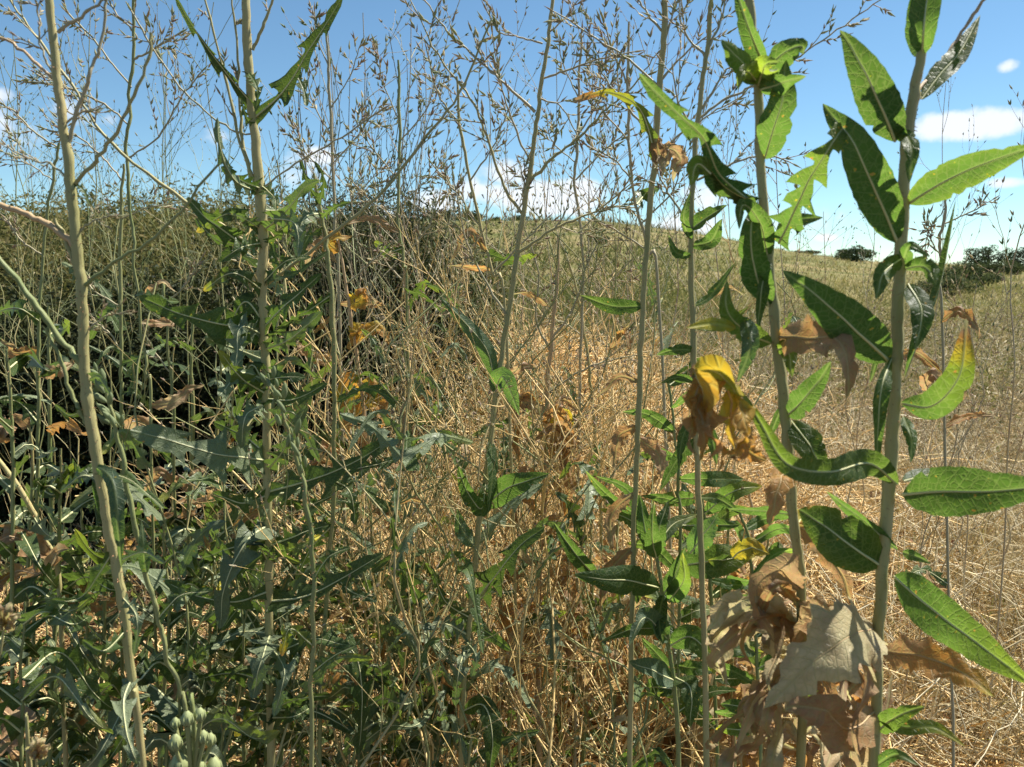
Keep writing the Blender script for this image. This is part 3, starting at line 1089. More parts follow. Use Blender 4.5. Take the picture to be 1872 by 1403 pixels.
# --- 1: thick stem on the far right with broad leaves
p = Plant('prickly_lettuce', 'tallest broad-leaved lettuce at right with the thickest pale stem and large entire leaves', 'plant', .50,
          [(1702, -60, 17), (1692, 40, 19), (1679, 130, 22), (1664, 210, 26), (1655, 300, 27), (1650, 400, 27), (1645, 500, 28), (1640, 600, 28), (1637, 700, 29), (1631, 800, 31), (1624, 900, 31), (1615, 1010, 30), (1608, 1120, 29), (1601, 1250, 27), (1596, 1420, 27)])
p.leaf([(1686, 100), (1690, 40, -.01), (1708, -80, .01)], 66, face=.15, fold=.5, curl=0)
p.leaf([(1684, 105), (1668, 60, .02), (1672, -30, .03)], 40, face=.9, fold=.4)
p.leaf([(1685, 182), (1720, 135, .01), (1755, 95, .02), (1792, 28, .04)], 42, 'lance', face=.35, fold=.3, curl=.1)
p.branch([(1676, 172), (1720, 118, .02), (1765, 50, .03), (1812, -20, .03)], 9, 7, mat=M_STEMR)
p.leaf([(1636, 258), (1615, 205, -.02), (1580, 130, -.03), (1536, 54, -.02)], 84, face=.12, fold=.22, wave=.06, rib=5)
p.leaf([(1640, 442), (1600, 350, -.02), (1562, 265, -.03), (1504, 190, -.01)], 92, face=-.1, fold=.38, wave=.06, rib=5)
p.leaf([(1662, 372), (1720, 335, -.03), (1800, 300, -.06), (1900, 262, -.09)], 78, face=-.2, fold=.35, dry=(0, 0), edge_dry=.1, wave=.07, rib=5)
p.leaf([(1653, 238), (1666, 270, -.02), (1662, 335, -.03)], 34, face=.2, fold=.3)
p.leaf([(1652, 262), (1640, 215, -.01), (1643, 172, 0)], 26, 'clasp', face=.6)
p.leaf([(1655, 690), (1685, 610, -.01), (1722, 510, .02), (1748, 362, .04)], 34, 'lance', face=1.05, fold=.5, curl=0, rib=2.5)
p.leaf([(1652, 470), (1615, 500, -.02), (1602, 548, -.04)], 46, face=.3, fold=.2)
p.leaf([(1652, 492), (1690, 488, -.02), (1712, 520, -.05)], 44, face=-.5, fold=.3, curl=.4)
p.leaf([(1650, 480), (1665, 450, -.02), (1700, 470, -.03)], 30, 'clasp', face=.5, curl=.3)
p.leaf([(1660, 520), (1685, 570, -.02), (1672, 640, -.03)], 56, face=.4, fold=.3)
p.leaf([(1625, 660), (1560, 600, -.03), (1500, 548, -.04), (1432, 492, -.03)], 102, face=.1, fold=.18, wave=.09, rib=6)
p.leaf([(1648, 738), (1705, 742, -.03), (1752, 690, -.05), (1768, 582, -.05)], 72, face=-.35, fold=.15, curl=.2, dry=(0, .95), wave=.1, rib=4)
p.leaf([(1630, 655), (1612, 705, -.02), (1605, 780, -.02), (1602, 850, 0)], 44, face=.8, fold=.4, wave=.15)
p.leaf([(1652, 762), (1665, 800, -.02), (1666, 846, -.03)], 30, face=.3)
p.leaf([(1636, 660), (1610, 640, .02), (1590, 700, .03)], 30, 'clasp', face=.7)
p.leaf([(1640, 885), (1590, 848, -.04), (1520, 862, -.07), (1440, 848, -.09), (1392, 778, -.09), (1352, 712, -.08)], 66, face=.5, twist=-.5, fold=.3, dry=(.04, .22), wave=.12, rib=4, nt=44, label='long twisted leaf, green at the stem and browning outwards')
p.leaf([(1352, 722, -.08), (1322, 690, -.09), (1288, 690, -.10), (1262, 770, -.09)], 84, face=.7, twist=.9, fold=.5, dry=(.42, .66), crumple=.16, wave=.6, rib=3, label='crumpled yellow and orange leaf end hanging beside the stem')
p.leaf([(1330, 715, -.09), (1340, 790, -.10), (1318, 868, -.10)], 56, face=.6, twist=1, dry=(.52, .6), crumple=.12, wave=.3)
p.leaf([(1290, 690, -.09), (1268, 730, -.10), (1290, 790, -.11), (1275, 842, -.10)], 40, face=.4, twist=.8, dry=(.6, .66), crumple=.1, wave=.3)
for (q, w_, dr) in [([(1320, 690, -.09), (1300, 740, -.10), (1305, 800, -.11), (1290, 850, -.10)], 34, (.6, .8)), ([(1345, 720, -.09), (1362, 770, -.10), (1350, 830, -.10)], 34, (.5, .62)), ([(1300, 685, -.08), (1275, 670, -.08), (1268, 700, -.09)], 30, (.75, .8)),
                    ([(1280, 720, -.10), (1262, 780, -.11), (1272, 830, -.11)], 30, (.62, .85)), ([(1375, 780, -.09), (1360, 820, -.09), (1340, 850, -.1)], 26, (.7, .7))]:
    p.leaf(q, w_, face=.6, twist=1.2, dry=dr, crumple=.17, wave=.5)
p.leaf([(1652, 905), (1730, 898, -.04), (1820, 900, -.07), (1930, 885, -.10)], 112, face=.12, fold=.3, wave=.06, rib=6)
p.leaf([(1652, 880), (1700, 868, .01), (1780, 862, .0)], 40, 'lance', face=.9, fold=.3)
p.leaf([(1640, 1005), (1570, 945, .0), (1510, 898, .01)], 50, face=.9, fold=.3)
p.leaf([(1610, 1035), (1560, 1000, -.01), (1510, 965, .0), (1460, 930, .03)], 126, face=.1, fold=.15, wave=.1, rib=5, edge_dry=.12)
p.leaf([(1636, 1055), (1700, 1110, -.05), (1785, 1175, -.09), (1885, 1250, -.13)], 108, face=-.45, fold=.25, wave=.07, rib=5, dry=(0, .25))
p.leaf([(1650, 1010), (1680, 1020, -.02), (1702, 1032, -.03)], 22, 'lance')
p.leaf([(1610, 1190), (1700, 1205, -.04), (1760, 1230, -.06), (1820, 1275, -.08)], 66, dry=(.72, .36), face=.2, crumple=.04, label='half dried tan and yellow leaf')
p.leaf([(1596, 1150), (1560, 1160, -.05), (1495, 1205, -.06), (1404, 1290, -.06)], 132, face=-.1, fold=.2, curl=.15, dry=(.98, 1.0), wave=.22, crumple=.045, rib=3, nt=40, label='large bleached khaki dead leaf hanging from the stem')
p.leaf([(1596, 1170), (1585, 1240, -.04), (1565, 1310, -.04), (1570, 1400, -.04)], 60, face=.7, twist=1.2, dry=(.8, .8), crumple=.09)
p.leaf([(1600, 1300), (1555, 1330, -.03), (1500, 1300, -.06), (1440, 1295, -.08)], 88, face=.3, dry=(.75, .85), crumple=.07, label='crumpled brown dead leaf')
p.leaf([(1592, 1160), (1520, 1150, 0), (1470, 1150, 0), (1440, 1200, 0)], 50, face=.8, dry=(.8, .85), crumple=.08)
p.leaf([(1603, 1310), (1650, 1330, -.02), (1710, 1330, -.03), (1765, 1365, -.04)], 36, dry=(.05, .45), face=.2)
p.leaf([(1605, 1335), (1640, 1310, -.02), (1690, 1292, -.03)], 52, face=.2, dry=(.05, .2))
p.leaf([(1600, 1400), (1640, 1380, -.02), (1680, 1400, -.03)], 34, face=.3)
p.leaf([(1596, 1400), (1620, 1300, .03), (1632, 1230, .05)], 22, 'lance', dry=(.75, .9), crumple=.05)

# --- 2: second thick stem
p = Plant('prickly_lettuce', 'second thick stem from the right, wavy lobed leaves crowded at its top', 'plant', .53,
          [(1362, -40, 20), (1374, 40, 21), (1384, 130, 21), (1388, 220, 21), (1391, 320, 22), (1402, 430, 23), (1412, 540, 26), (1422, 640, 26), (1434, 740, 27), (1442, 850, 29), (1452, 960, 25), (1464, 1080, 24), (1466, 1250, 24), (1462, 1420, 24)])
p.leaf([(1396, 118), (1372, 60, -.02), (1342, -30, -.02)], 34, 'lance', face=.3, fold=.4, curl=-.2, rib=4)
p.leaf([(1388, 150), (1352, 110, -.03), (1318, 72, -.05)], 52, face=-.5, curl=.4, wave=.2, dry=(.12, .02))
p.leaf([(1392, 140), (1430, 100, -.02), (1462, 84, -.03), (1470, 100, -.02)], 56, face=.3, curl=.4, wave=.2)
p.leaf([(1386, 158), (1400, 120, -.04), (1425, 112, -.05)], 70, face=.2, curl=.3, wave=.3, dry=(.2, .1))
p.leaf([(1388, 165), (1430, 152, -.04), (1474, 140, -.05)], 56, face=-.3, curl=.3, wave=.25)
p.leaf([(1386, 150), (1362, 130, -.05), (1348, 165, -.05)], 50, face=.3, curl=.4, wave=.25, dry=(.2, .12))
p.leaf([(1398, 290), (1412, 245, -.02), (1428, 190, -.03), (1438, 110, -.02)], 72, face=.3, fold=.15, wave=.12, rib=3)
p.leaf([(1374, 372), (1318, 320, -.04), (1285, 255, -.06), (1240, 210, -.07), (1168, 132, -.06)], 84, 'lobed', face=.2, twist=.5, wave=.12, mat=M_LEAF, rib=4)
p.leaf([(1300, 318, -.05), (1275, 300, -.05), (1262, 340, -.05)], 40, face=.3, dry=(.1, .2), wave=.2)
p.leaf([(1380, 370), (1330, 345, -.03), (1290, 300, -.05)], 52, face=1.0, fold=.5, wave=.2)
p.leaf([(1424, 445), (1458, 375, -.03), (1488, 315, -.05), (1520, 262, -.06), (1550, 222, -.05)], 96, 'lobed', face=.3, twist=-.3, wave=.1, mat=M_LEAF, dry=(0, .25), rib=4)
p.leaf([(1420, 425), (1450, 405, 0), (1505, 398, 0)], 30, 'lance', face=.3)
p.leaf([(1406, 560), (1382, 500, -.02), (1372, 430, -.03), (1385, 370, -.02)], 66, face=.2, fold=.2, wave=.1, rib=4)
p.leaf([(1404, 470), (1390, 410, -.03), (1360, 375, -.04), (1350, 420, -.05)], 46, face=.6, curl=.4)
p.leaf([(1406, 470), (1392, 530, -.02), (1385, 610, -.01)], 40, face=.8, fold=.4)
p.leaf([(1410, 628), (1370, 610, -.02), (1330, 570, -.04), (1328, 510, -.04)], 56, face=.3, dry=(.12, .12), wave=.15)
p.leaf([(1360, 580, -.03), (1372, 630, -.05), (1348, 700, -.05)], 32, 'lance', face=2.9, fold=.2)
p.leaf([(1345, 600, -.03), (1300, 592, -.06), (1255, 600, -.08)], 30, dry=(.35, .44), label='small yellow leaf')
p.leaf([(1418, 640), (1440, 640, -.02), (1448, 690, -.03)], 40, dry=(.1, .2), wave=.2)
p.leaf([(1440, 760), (1470, 730, -.03), (1498, 695, -.04), (1520, 660, -.05)], 62, face=.3, fold=.3, wave=.08)
p.leaf([(1446, 770), (1470, 800, -.01), (1492, 835, -.02), (1515, 868, -.02)], 68, face=.2, fold=.2, edge_dry=.1, rib=3)
p.leaf([(1430, 740), (1410, 790, .02), (1405, 820, .02)], 24, 'lance', face=.8)
p.leaf([(1424, 615), (1470, 620, -.05), (1530, 615, -.06), (1550, 660, -.07), (1540, 735, -.07)], 64, dry=(.74, .82), crumple=.07, twist=.8, wave=.2, label='brown dead leaf hanging between the two thick stems')
p.leaf([(1446, 860), (1425, 880, -.03), (1410, 960, -.04)], 46, dry=(.6, .7), crumple=.08, label='orange dead leaf')
p.leaf([(1400, 842, .02), (1360, 825, .02), (1330, 835, .02)], 28, dry=(.6, .66), crumple=.1)
p.leaf([(1452, 960), (1500, 985, .02), (1530, 1040, .03), (1560, 1100, .03)], 56, dry=(.7, .78), crumple=.06)
p.leaf([(1462, 1080), (1420, 1040, -.02), (1385, 1090, -.03), (1410, 1170, -.03)], 74, dry=(.78, .86), face=.5, twist=.7, crumple=.06, label='curled brown dead leaf looping down')
p.leaf([(1400, 1130, .02), (1340, 1110, .0), (1290, 1150, 0)], 60, dry=(.9, .95), crumple=.06)
p.leaf([(1462, 1120), (1500, 1110, -.02), (1545, 1130, -.02)], 40, dry=(.85, .7), crumple=.1)
p.leaf([(1448, 940), (1400, 935, .03), (1330, 930, .04)], 46, face=.9, fold=.3)
p.leaf([(1456, 960), (1480, 940, .03), (1520, 950, .04)], 40, dry=(.5, .7), crumple=.1)

random.seed(77)
for i in range(34):
    yy_ = random.uniform(1080, 1390)
    sd = random.choice([-1, 1, -1])
    ln = random.uniform(40, 100) if sd > 0 else random.uniform(50, 170)
    p.leaf([(1464, yy_, .02), (1464 + sd * ln * .5, yy_ - random.uniform(0, 50), random.uniform(-.05, .04)), (1464 + sd * ln, yy_ + random.uniform(0, 60), random.uniform(-.07, .05)), (1464 + sd * ln * .9, yy_ + random.uniform(40, 110), random.uniform(-.07, .05))],
           random.uniform(22, 50), dry=(random.uniform(.68, 1), random.uniform(.72, 1)), crumple=.12, wave=.4, twist=random.uniform(-1.5, 1.5), face=random.uniform(-1, 1), nt=24, name='dead_leaf')
# --- 3,4: slimmer pale stems centre right
p = Plant('prickly_lettuce', 'slender pale stem with bare flowering top standing left of the lobed-leaved lettuce', 'plant', .78,
          [(1218, -40, 14), (1214, 60, 15), (1206, 160, 15), (1198, 280, 15), (1186, 400, 15), (1178, 520, 14), (1172, 640, 15), (1166, 780, 15), (1160, 920, 14), (1156, 1080, 14), (1150, 1420, 15)])
for (q, n_, L_) in [([(1214, 60), (1180, 20), (1150, -30)], 5, 80), ([(1206, 160), (1150, 110), (1090, 70), (1010, 20)], 9, 90), ([(1206, 150), (1250, 100), (1300, 60)], 7, 90),
                    ([(1200, 260), (1150, 200), (1110, 150), (1090, 100)], 8, 80), ([(1196, 300), (1240, 250), (1290, 215), (1350, 180)], 6, 80), ([(1210, 90), (1225, 40), (1240, -20)], 5, 70)]:
    p.twig(q, 6, 2.5, n_, L_, 18)
p.leaf([(1200, 290), (1170, 200, -.01), (1110, 168, -.02), (1042, 188, -.02)], 40, 'lobed', dry=(.15, .9), wave=.2, mat=M_LOBED, face=.4)
p.leaf([(1205, 270), (1240, 280), (1232, 330)], 26, dry=(.8, .98), crumple=.15)
p.leaf([(1196, 250), (1210, 290, -.01), (1215, 320, -.02)], 30, dry=(.75, .98), crumple=.15)
p.leaf([(1176, 560), (1120, 560), (1060, 540)], 30, 'lance', dry=(.0, .1))
for (q, w_, dr) in [([(1170, 700), (1130, 690), (1090, 730)], 16, (.75, .8)), ([(1166, 780), (1130, 800), (1125, 860)], 28, (.74, .78)), ([(1166, 800), (1200, 830), (1215, 880)], 32, (.75, .7)), ([(1160, 900), (1120, 940), (1115, 1010)], 26, (.8, .8)),
                    ([(1158, 1000), (1110, 1050), (1100, 1120)], 28, (.75, .8))]:
    p.leaf(q, w_, dry=dr, crumple=.1, twist=.8)

p = Plant('prickly_lettuce', 'slender stem just left of the lobed-leaved lettuce, with curled dark leaves at mid height', 'plant', .72,
          [(1304, -40, 9), (1294, 80, 11), (1280, 180, 12), (1270, 280, 13), (1264, 400, 14), (1264, 520, 15), (1268, 640, 16), (1270, 760, 16), (1276, 880, 16), (1282, 1020, 16), (1290, 1420, 17)], M_STEM)
for (q, n_, L_) in [([(1280, 215), (1330, 180), (1380, 155), (1450, 110), (1530, 55), (1610, 0)], 12, 70), ([(1284, 200), (1320, 140), (1345, 110)], 5, 50), ([(1294, 90), (1320, 30), (1330, -20)], 6, 80), ([(1290, 110), (1250, 50), (1240, 0)], 6, 80), ([(1275, 250), (1240, 190), (1230, 130)], 5, 60),
                    ([(1274, 330), (1340, 300), (1400, 285), (1450, 300)], 6, 80), ([(1264, 420), (1220, 350), (1200, 310)], 5, 60)]:
    p.twig(q, 6, 2.5, n_, L_, 18)
p.leaf([(1264, 420), (1290, 400, -.01), (1330, 375, -.02)], 40, 'lance', face=.8, fold=.5)
p.leaf([(1262, 440), (1250, 400, -.02), (1262, 350, -.02)], 30, face=.8, curl=.3)
p.leaf([(1264, 450), (1300, 440, -.01), (1320, 400, -.02)], 36, face=.3, wave=.3)
p.leaf([(1262, 470), (1235, 460, -.02), (1222, 430, -.02)], 26, face=.6)
p.leaf([(1268, 640), (1230, 640, -.01), (1200, 650, -.01)], 30, face=.5)
p.leaf([(1268, 700), (1240, 690, -.01), (1208, 700, -.02)], 34, face=.9)
p.leaf([(1270, 760), (1248, 800, -.01), (1240, 860, -.01)], 30, 'lance', face=.8)
p.leaf([(1272, 770), (1300, 800, 0), (1310, 850, 0)], 32, face=.4)
p.leaf([(1270, 600), (1330, 590, 0), (1370, 560, 0)], 24, 'lance', face=.4, dry=(.1, .3))
p.leaf([(1274, 800), (1235, 845), (1205, 900)], 36, 'lance', face=.7)
p.leaf([(1268, 560), (1300, 540, 0), (1345, 480, 0)], 26, 'lance', face=.9)

# --- 5: leafy young plant lower centre right
p = Plant('prickly_lettuce', 'short leafy lettuce of many upright green leaves at lower right of centre', 'plant', .78,
          [(1192, 930, 6), (1198, 1000, 9), (1210, 1080, 11), (1220, 1160, 12), (1232, 1260, 13), (1240, 1420, 14)], M_STEMG)
for (q, w_, kw) in [([(1198, 1010), (1180, 970, -.01), (1170, 905, 0)], 40, {}), ([(1200, 1015), (1205, 970, -.03), (1222, 915, -.02)], 44, dict(face=.3)), ([(1200, 1020), (1192, 980, -.05), (1196, 920, -.06)], 42, dict(face=-.2)),
                    ([(1214, 1085), (1236, 1050, -.03), (1252, 1000, -.04)], 44, dict(face=.4)), ([(1206, 1075), (1150, 1062, -.04), (1100, 1058, -.06), (1050, 1052, -.07)], 76, dict(face=.2, fold=.3, curl=.3)),
                    ([(1222, 1100), (1250, 1060, -.05), (1248, 1010, -.06)], 46, dict(dry=(0, .3))), ([(1240, 1035, .02), (1290, 1028), (1340, 1020), (1385, 1012)], 82, dict(dry=(.0, .5), fold=.15)),
                    ([(1340, 1020, -.01), (1370, 1000, -.02), (1405, 1015, -.02)], 50, dict(dry=(.4, .55), crumple=.08)), ([(1262, 1012), (1285, 980, -.01), (1312, 940, -.01)], 60, dict(face=3.0, fold=.2)),
                    ([(1214, 1085), (1205, 1130, -.02), (1212, 1180, -.03)], 36, {}), ([(1222, 1170), (1180, 1130, -.04), (1150, 1180, -.06)], 52, dict(face=2.7, curl=.5)),
                    ([(1226, 1180), (1262, 1165, -.02), (1300, 1200, -.04), (1305, 1235, -.04)], 60, dict(dry=(.0, .35))), ([(1234, 1245), (1190, 1225, -.03), (1150, 1210, -.05)], 62, dict(face=2.6, curl=.3)),
                    ([(1236, 1240), (1262, 1260, -.03), (1262, 1330, -.04)], 60, dict(face=.6)), ([(1218, 1150), (1160, 1150, -.03), (1100, 1172, -.04)], 42, dict(face=.7)), ([(1234, 1230), (1200, 1195, .02), (1172, 1165, .03)], 34, dict(face=.5)),
                    ([(1200, 1000), (1230, 960, .02), (1275, 940, .03)], 40, dict(face=.5, dry=(0, .3))), ([(1198, 990), (1150, 950, .02), (1095, 930, .02)], 34, dict(dry=(.0, .42), rib=2)), ([(1090, 1055, .03), (1050, 1010, 0), (1012, 955, 0)], 46, dict(face=.3, fold=.5)),
                    ([(1200, 1000), (1150, 900, .03), (1090, 870, .05)], 40, dict(face=.7)), ([(1160, 940), (1110, 905, .03), (1070, 860, .03)], 34, dict(face=.7, dry=(0, .15)))]:
    p.leaf(q, w_, **kw)

# --- 6: more green foliage behind, right of centre
for (lab, Y_, st, seed) in [('leafy stem with narrow green leaves right of the short leafy lettuce', .95, [(1282, 900, 6), (1292, 980, 9), (1300, 1100, 10), (1310, 1420, 11)], 3),
                            ('low bright green leafy plant half hidden behind the second thick stem from the right', .8, [(1352, 930, 6), (1372, 1010, 8), (1380, 1120, 9), (1388, 1420, 10)], 4),
                            ('leafy stem with drooping leaves between the two slender centre-right stems', .9, [(1222, 690, 5), (1232, 780, 7), (1240, 880, 9), (1243, 1000, 9), (1236, 1420, 9)], 5)]:
    p = Plant('prickly_lettuce', lab, 'plant', Y_, st, M_STEMG)
    random.seed(seed)
    for i in range(15):
        f = .98 - i / 15 * .9
        yy_ = st[0][1] + (1403 - st[0][1]) * (1 - f)
        xx_ = np.interp(yy_, [s_[1] for s_ in st], [s_[0] for s_ in st])
        sd = random.choice([-1, 1])
        ln = random.uniform(60, 120)
        up_ = random.uniform(-.2, 1.0)
        p.leaf([(xx_, yy_), (xx_ + sd * ln * .5, yy_ - up_ * ln * .5, random.uniform(-.04, .04)), (xx_ + sd * ln, yy_ - up_ * ln * .6, random.uniform(-.07, .05))], random.uniform(26, 48),
               face=random.uniform(-.9, .9), wave=.15, dry=(0, random.choice([0, 0, .3, .45])))

# --- 7: centre stem
p = Plant('prickly_lettuce', 'centre lettuce, its grey upper stem forking against the blue sky above the cloud', 'plant', .85,
          [(1012, -40, 8), (1004, 60, 9), (990, 150, 10), (979, 240, 11), (968, 320, 12), (955, 400, 13), (943, 480, 14), (932, 560, 14), (918, 640, 14), (904, 740, 15), (892, 850, 15), (876, 960, 15), (864, 1080, 15), (852, 1200, 15), (845, 1300, 16), (842, 1420, 16)])
for (q, w_, n_, L_) in [([(965, 335), (1010, 290), (1060, 250), (1110, 200), (1160, 155), (1200, 100)], 8, 8, 90), ([(990, 145), (1040, 128), (1100, 108), (1160, 95)], 5, 7, 60),
                        ([(978, 205), (930, 160), (880, 115), (820, 60), (770, -10)], 7, 8, 90), ([(992, 80), (950, 68), (912, 60), (890, 20)], 4, 5, 70), ([(972, 300), (940, 230), (915, 150), (900, 60)], 5, 8, 70),
                        ([(1003, 60), (1040, 25), (1070, -20)], 4, 5, 60), ([(940, 470), (1010, 420), (1090, 385), (1160, 330)], 9, 8, 80), ([(958, 395), (920, 340), (890, 250), (860, 180), (800, 100), (750, 0)], 8, 10, 100),
                        ([(946, 390), (960, 350), (950, 300)], 5, 5, 40), ([(985, 180), (1030, 200), (1060, 260)], 4, 5, 70), ([(928, 580), (880, 500), (850, 430), (830, 330)], 6, 7, 70)]:
    p.twig(q, w_, 2.5, n_ + 1, L_, 20)
p.leaf([(905, 700), (890, 640, -.01), (850, 590, -.02), (800, 540, -.02)], 34, 'lance', face=2.9, fold=.5, rib=2)
p.leaf([(904, 720), (920, 690, -.02), (950, 760, -.02)], 38, 'lance', face=2.9)
p.leaf([(896, 800), (900, 870, -.02), (892, 940, -.03)], 34, 'lance', face=.9)
p.leaf([(888, 880), (880, 930, -.02), (855, 900, -.03), (836, 848, -.03)], 44, 'entire', face=.4, fold=.4)
p.leaf([(884, 925), (925, 895, -.02), (965, 878, -.03), (1005, 866, -.03)], 62, face=.2, fold=.3, curl=.1)
p.leaf([(866, 1105), (900, 1060, -.03), (940, 1010, -.04), (995, 962, -.04)], 84, 'lobed', face=.2, wave=.1)
p.leaf([(860, 1130), (815, 1100, -.02), (790, 1040, -.03)], 46, 'lobed', face=.5)
p.leaf([(855, 1160), (810, 1140, -.03), (770, 1150, -.05)], 64, 'lobed', face=2.7, wave=.2)
p.leaf([(852, 1180), (838, 1230, -.03), (832, 1290, -.02)], 50, 'lobed', face=2.9)
p.leaf([(850, 1170), (870, 1200, -.03), (862, 1240, -.03)], 40, 'lobed', face=2.8)
p.leaf([(846, 1300), (885, 1290, -.02), (900, 1350, -.03), (895, 1420, -.03)], 56, face=.4, fold=.3)
p.leaf([(866, 1000), (845, 970, 0), (836, 930, 0)], 30, 'lance', face=2.9)
p.leaf([(866, 1040), (830, 1010, 0), (800, 1040, 0)], 30, 'lobed', face=.7)

# --- 8: tan dry stem centre
p = Plant('dry_lettuce', 'tan dry stem in the centre rising from a clump of curled brown leaves', 'plant', 1.15,
          [(1022, 430, 7), (1018, 520, 9), (1008, 620, 11), (1000, 720, 12), (1000, 800, 14), (996, 900, 16), (988, 1000, 17), (984, 1100, 18), (984, 1250, 18), (986, 1420, 18)], M_STEMR)
for (q, w_, n_, L_) in [([(1008, 620), (1050, 560), (1075, 480), (1100, 430)], 6, 5, 60), ([(1004, 640), (980, 580), (985, 500), (960, 420)], 7, 5, 60), ([(1000, 720), (1060, 680), (1110, 660), (1160, 650)], 6, 5, 50), ([(1000, 830), (950, 790), (940, 700), (915, 620)], 6, 5, 50), ([(998, 850), (1040, 800), (1080, 720)], 6, 5, 50)]:
    p.twig(q, w_, 2.5, n_, L_, 14)
for i in range(26):
    yy_ = 740 + 640 * (i / 34) ** .8
    sd = random.choice([-1, 1])
    ln = random.uniform(50, 110)
    p.leaf([(992, yy_), (992 + sd * ln * .5, yy_ - random.uniform(0, 40), random.uniform(-.06, .04)), (992 + sd * ln * .8, yy_ + random.uniform(20, 70), random.uniform(-.08, .06)), (992 + sd * ln * .55, yy_ + random.uniform(70, 140), random.uniform(-.08, .04))],
           random.uniform(14, 34), dry=(random.uniform(.66, .95), random.uniform(.7, 1.0)), crumple=.18, twist=random.uniform(-1.5, 1.5), face=random.uniform(-1, 1), nt=18, name='dead_leaf')
p.leaf([(1000, 760), (960, 735), (925, 748)], 26, dry=(.85, .8), crumple=.1, name='dead_leaf')
p.leaf([(1000, 800), (1030, 760), (1045, 800)], 40, dry=(.42, .6), crumple=.1, name='dead_leaf', label='yellow and orange dying leaf')

# --- 9: left thick pale stem (nearest, blurred)
p = Plant('wild_lettuce', 'bare pale forked stem at far left, the thickest on the left side', 'plant', .55,
          [(84, -60, 17), (95, 40, 18), (104, 140, 19), (116, 230, 20), (128, 330, 23), (138, 430, 24), (148, 520, 24), (152, 600, 24), (156, 700, 25), (168, 780, 27), (184, 880, 25), (202, 980, 25), (220, 1080, 25), (234, 1180, 23), (246, 1290, 21), (262, 1420, 20)], tone=0.0)
for (q, n_) in [([(104, 150), (80, 100), (70, 40), (66, -20)], 5), ([(128, 330), (90, 300), (50, 290), (0, 262)], 5), ([(138, 430), (175, 400), (215, 395)], 4), ([(152, 610), (190, 580), (230, 570)], 4), ([(116, 230), (150, 205), (180, 200)], 3)]:
    p.twig(q, 5, 2.5, n_, 55, 15)
for (q, w_) in [([(148, 520), (130, 490), (112, 480)], 26), ([(156, 700), (180, 690), (200, 720)], 34), ([(184, 880), (150, 870), (110, 900)], 44), ([(128, 335), (150, 345), (165, 375)], 20), ([(160, 740), (130, 760), (100, 740)], 40), ([(210, 1030), (260, 1010), (300, 1030)], 44)]:
    p.leaf(q, w_, 'lobed', face=random.choice([.4, 2.8, .8]))
p.branch([(104, 155), (60, 110), (0, 68), (-60, 30)], 8, 6, mat=M_STEMR)
p.branch([(106, 60), (140, 35), (185, 5), (230, -30)], 8, 5, mat=M_TWIG)
p.branch([(124, 262), (145, 190), (168, 130), (186, 70), (196, -20)], 9, 6, mat=M_TWIG)
p.branch([(138, 336), (190, 275), (232, 205), (270, 110), (276, 60)], 9, 6)
p.branch([(150, 524), (210, 480), (300, 420), (400, 300)], 10, 5, mat=M_STEMG)
p.branch([(142, 452), (90, 412), (30, 385), (-60, 362)], 15, 13, mat=M_STEMR)
p.branch([(154, 672), (110, 620), (60, 550), (0, 472), (-40, 420)], 15, 12, mat=M_STEMG)
p.branch([(146, 515), (120, 440), (100, 400)], 10, 8)
p.branch([(166, 785), (140, 740), (110, 660), (85, 600)], 11, 8, mat=M_STEMG)
p.leaf([(170, 850), (205, 880, -.02), (215, 960, -.03), (222, 1040, -.02)], 30, 'lance', face=2.8, fold=.4)
p.leaf([(222, 1090), (250, 1130, -.02), (246, 1200, -.02)], 38, 'lobed', face=2.8)
p.leaf([(206, 1010), (150, 1090, 0), (90, 1098, -.02)], 46, 'lobed', face=.4)
p.leaf([(196, 960), (180, 900), (176, 820)], 26, 'lance', face=.8)
p.leaf([(240, 1240), (225, 1290, -.02), (240, 1370, -.05), (255, 1400, -.05)], 56, 'lobed', face=2.9, wave=.2)
p.leaf([(232, 1150), (190, 1190, -.02), (150, 1170, -.03)], 52, 'lobed', face=.5)
p.leaf([(180, 860), (240, 880, -.01), (300, 930, -.02)], 40, 'lobed', face=.5)

# --- 10: second thick stem on the left, leafy
p = Plant('prickly_lettuce', 'thick leafy stem at middle left with jagged lobed leaves all along it', 'plant', .78,
          [(446, -60, 18), (451, 60, 20), (458, 160, 21), (467, 260, 22), (476, 350, 24), (481, 440, 24), (479, 540, 22), (484, 640, 21), (488, 740, 21), (487, 840, 21), (490, 940, 23), (492, 1050, 22), (496, 1420, 22)], tone=.08)
for (q, w_, n_, L_) in [([(470, 352), (440, 260), (410, 130), (372, -10)], 9, 3, 50), ([(462, 92), (480, 50), (500, 0), (510, -30)], 8, 1, 50), ([(458, 330), (440, 240), (436, 110), (424, -10)], 8, 2, 40),
                        ([(470, 455), (340, 368), (205, 262), (130, 155), (60, 60), (10, -10)], 9, 12, 120), ([(488, 520), (580, 450), (690, 360), (770, 262), (840, 170), (892, 50)], 9, 7, 90),
                        ([(466, 250), (410, 230), (340, 170), (280, 90), (240, 20)], 4, 10, 110), ([(474, 350), (540, 300), (610, 260), (700, 200)], 4, 6, 70)]:
    p.twig(q, w_, 4, n_, L_, 18, frm=.45)
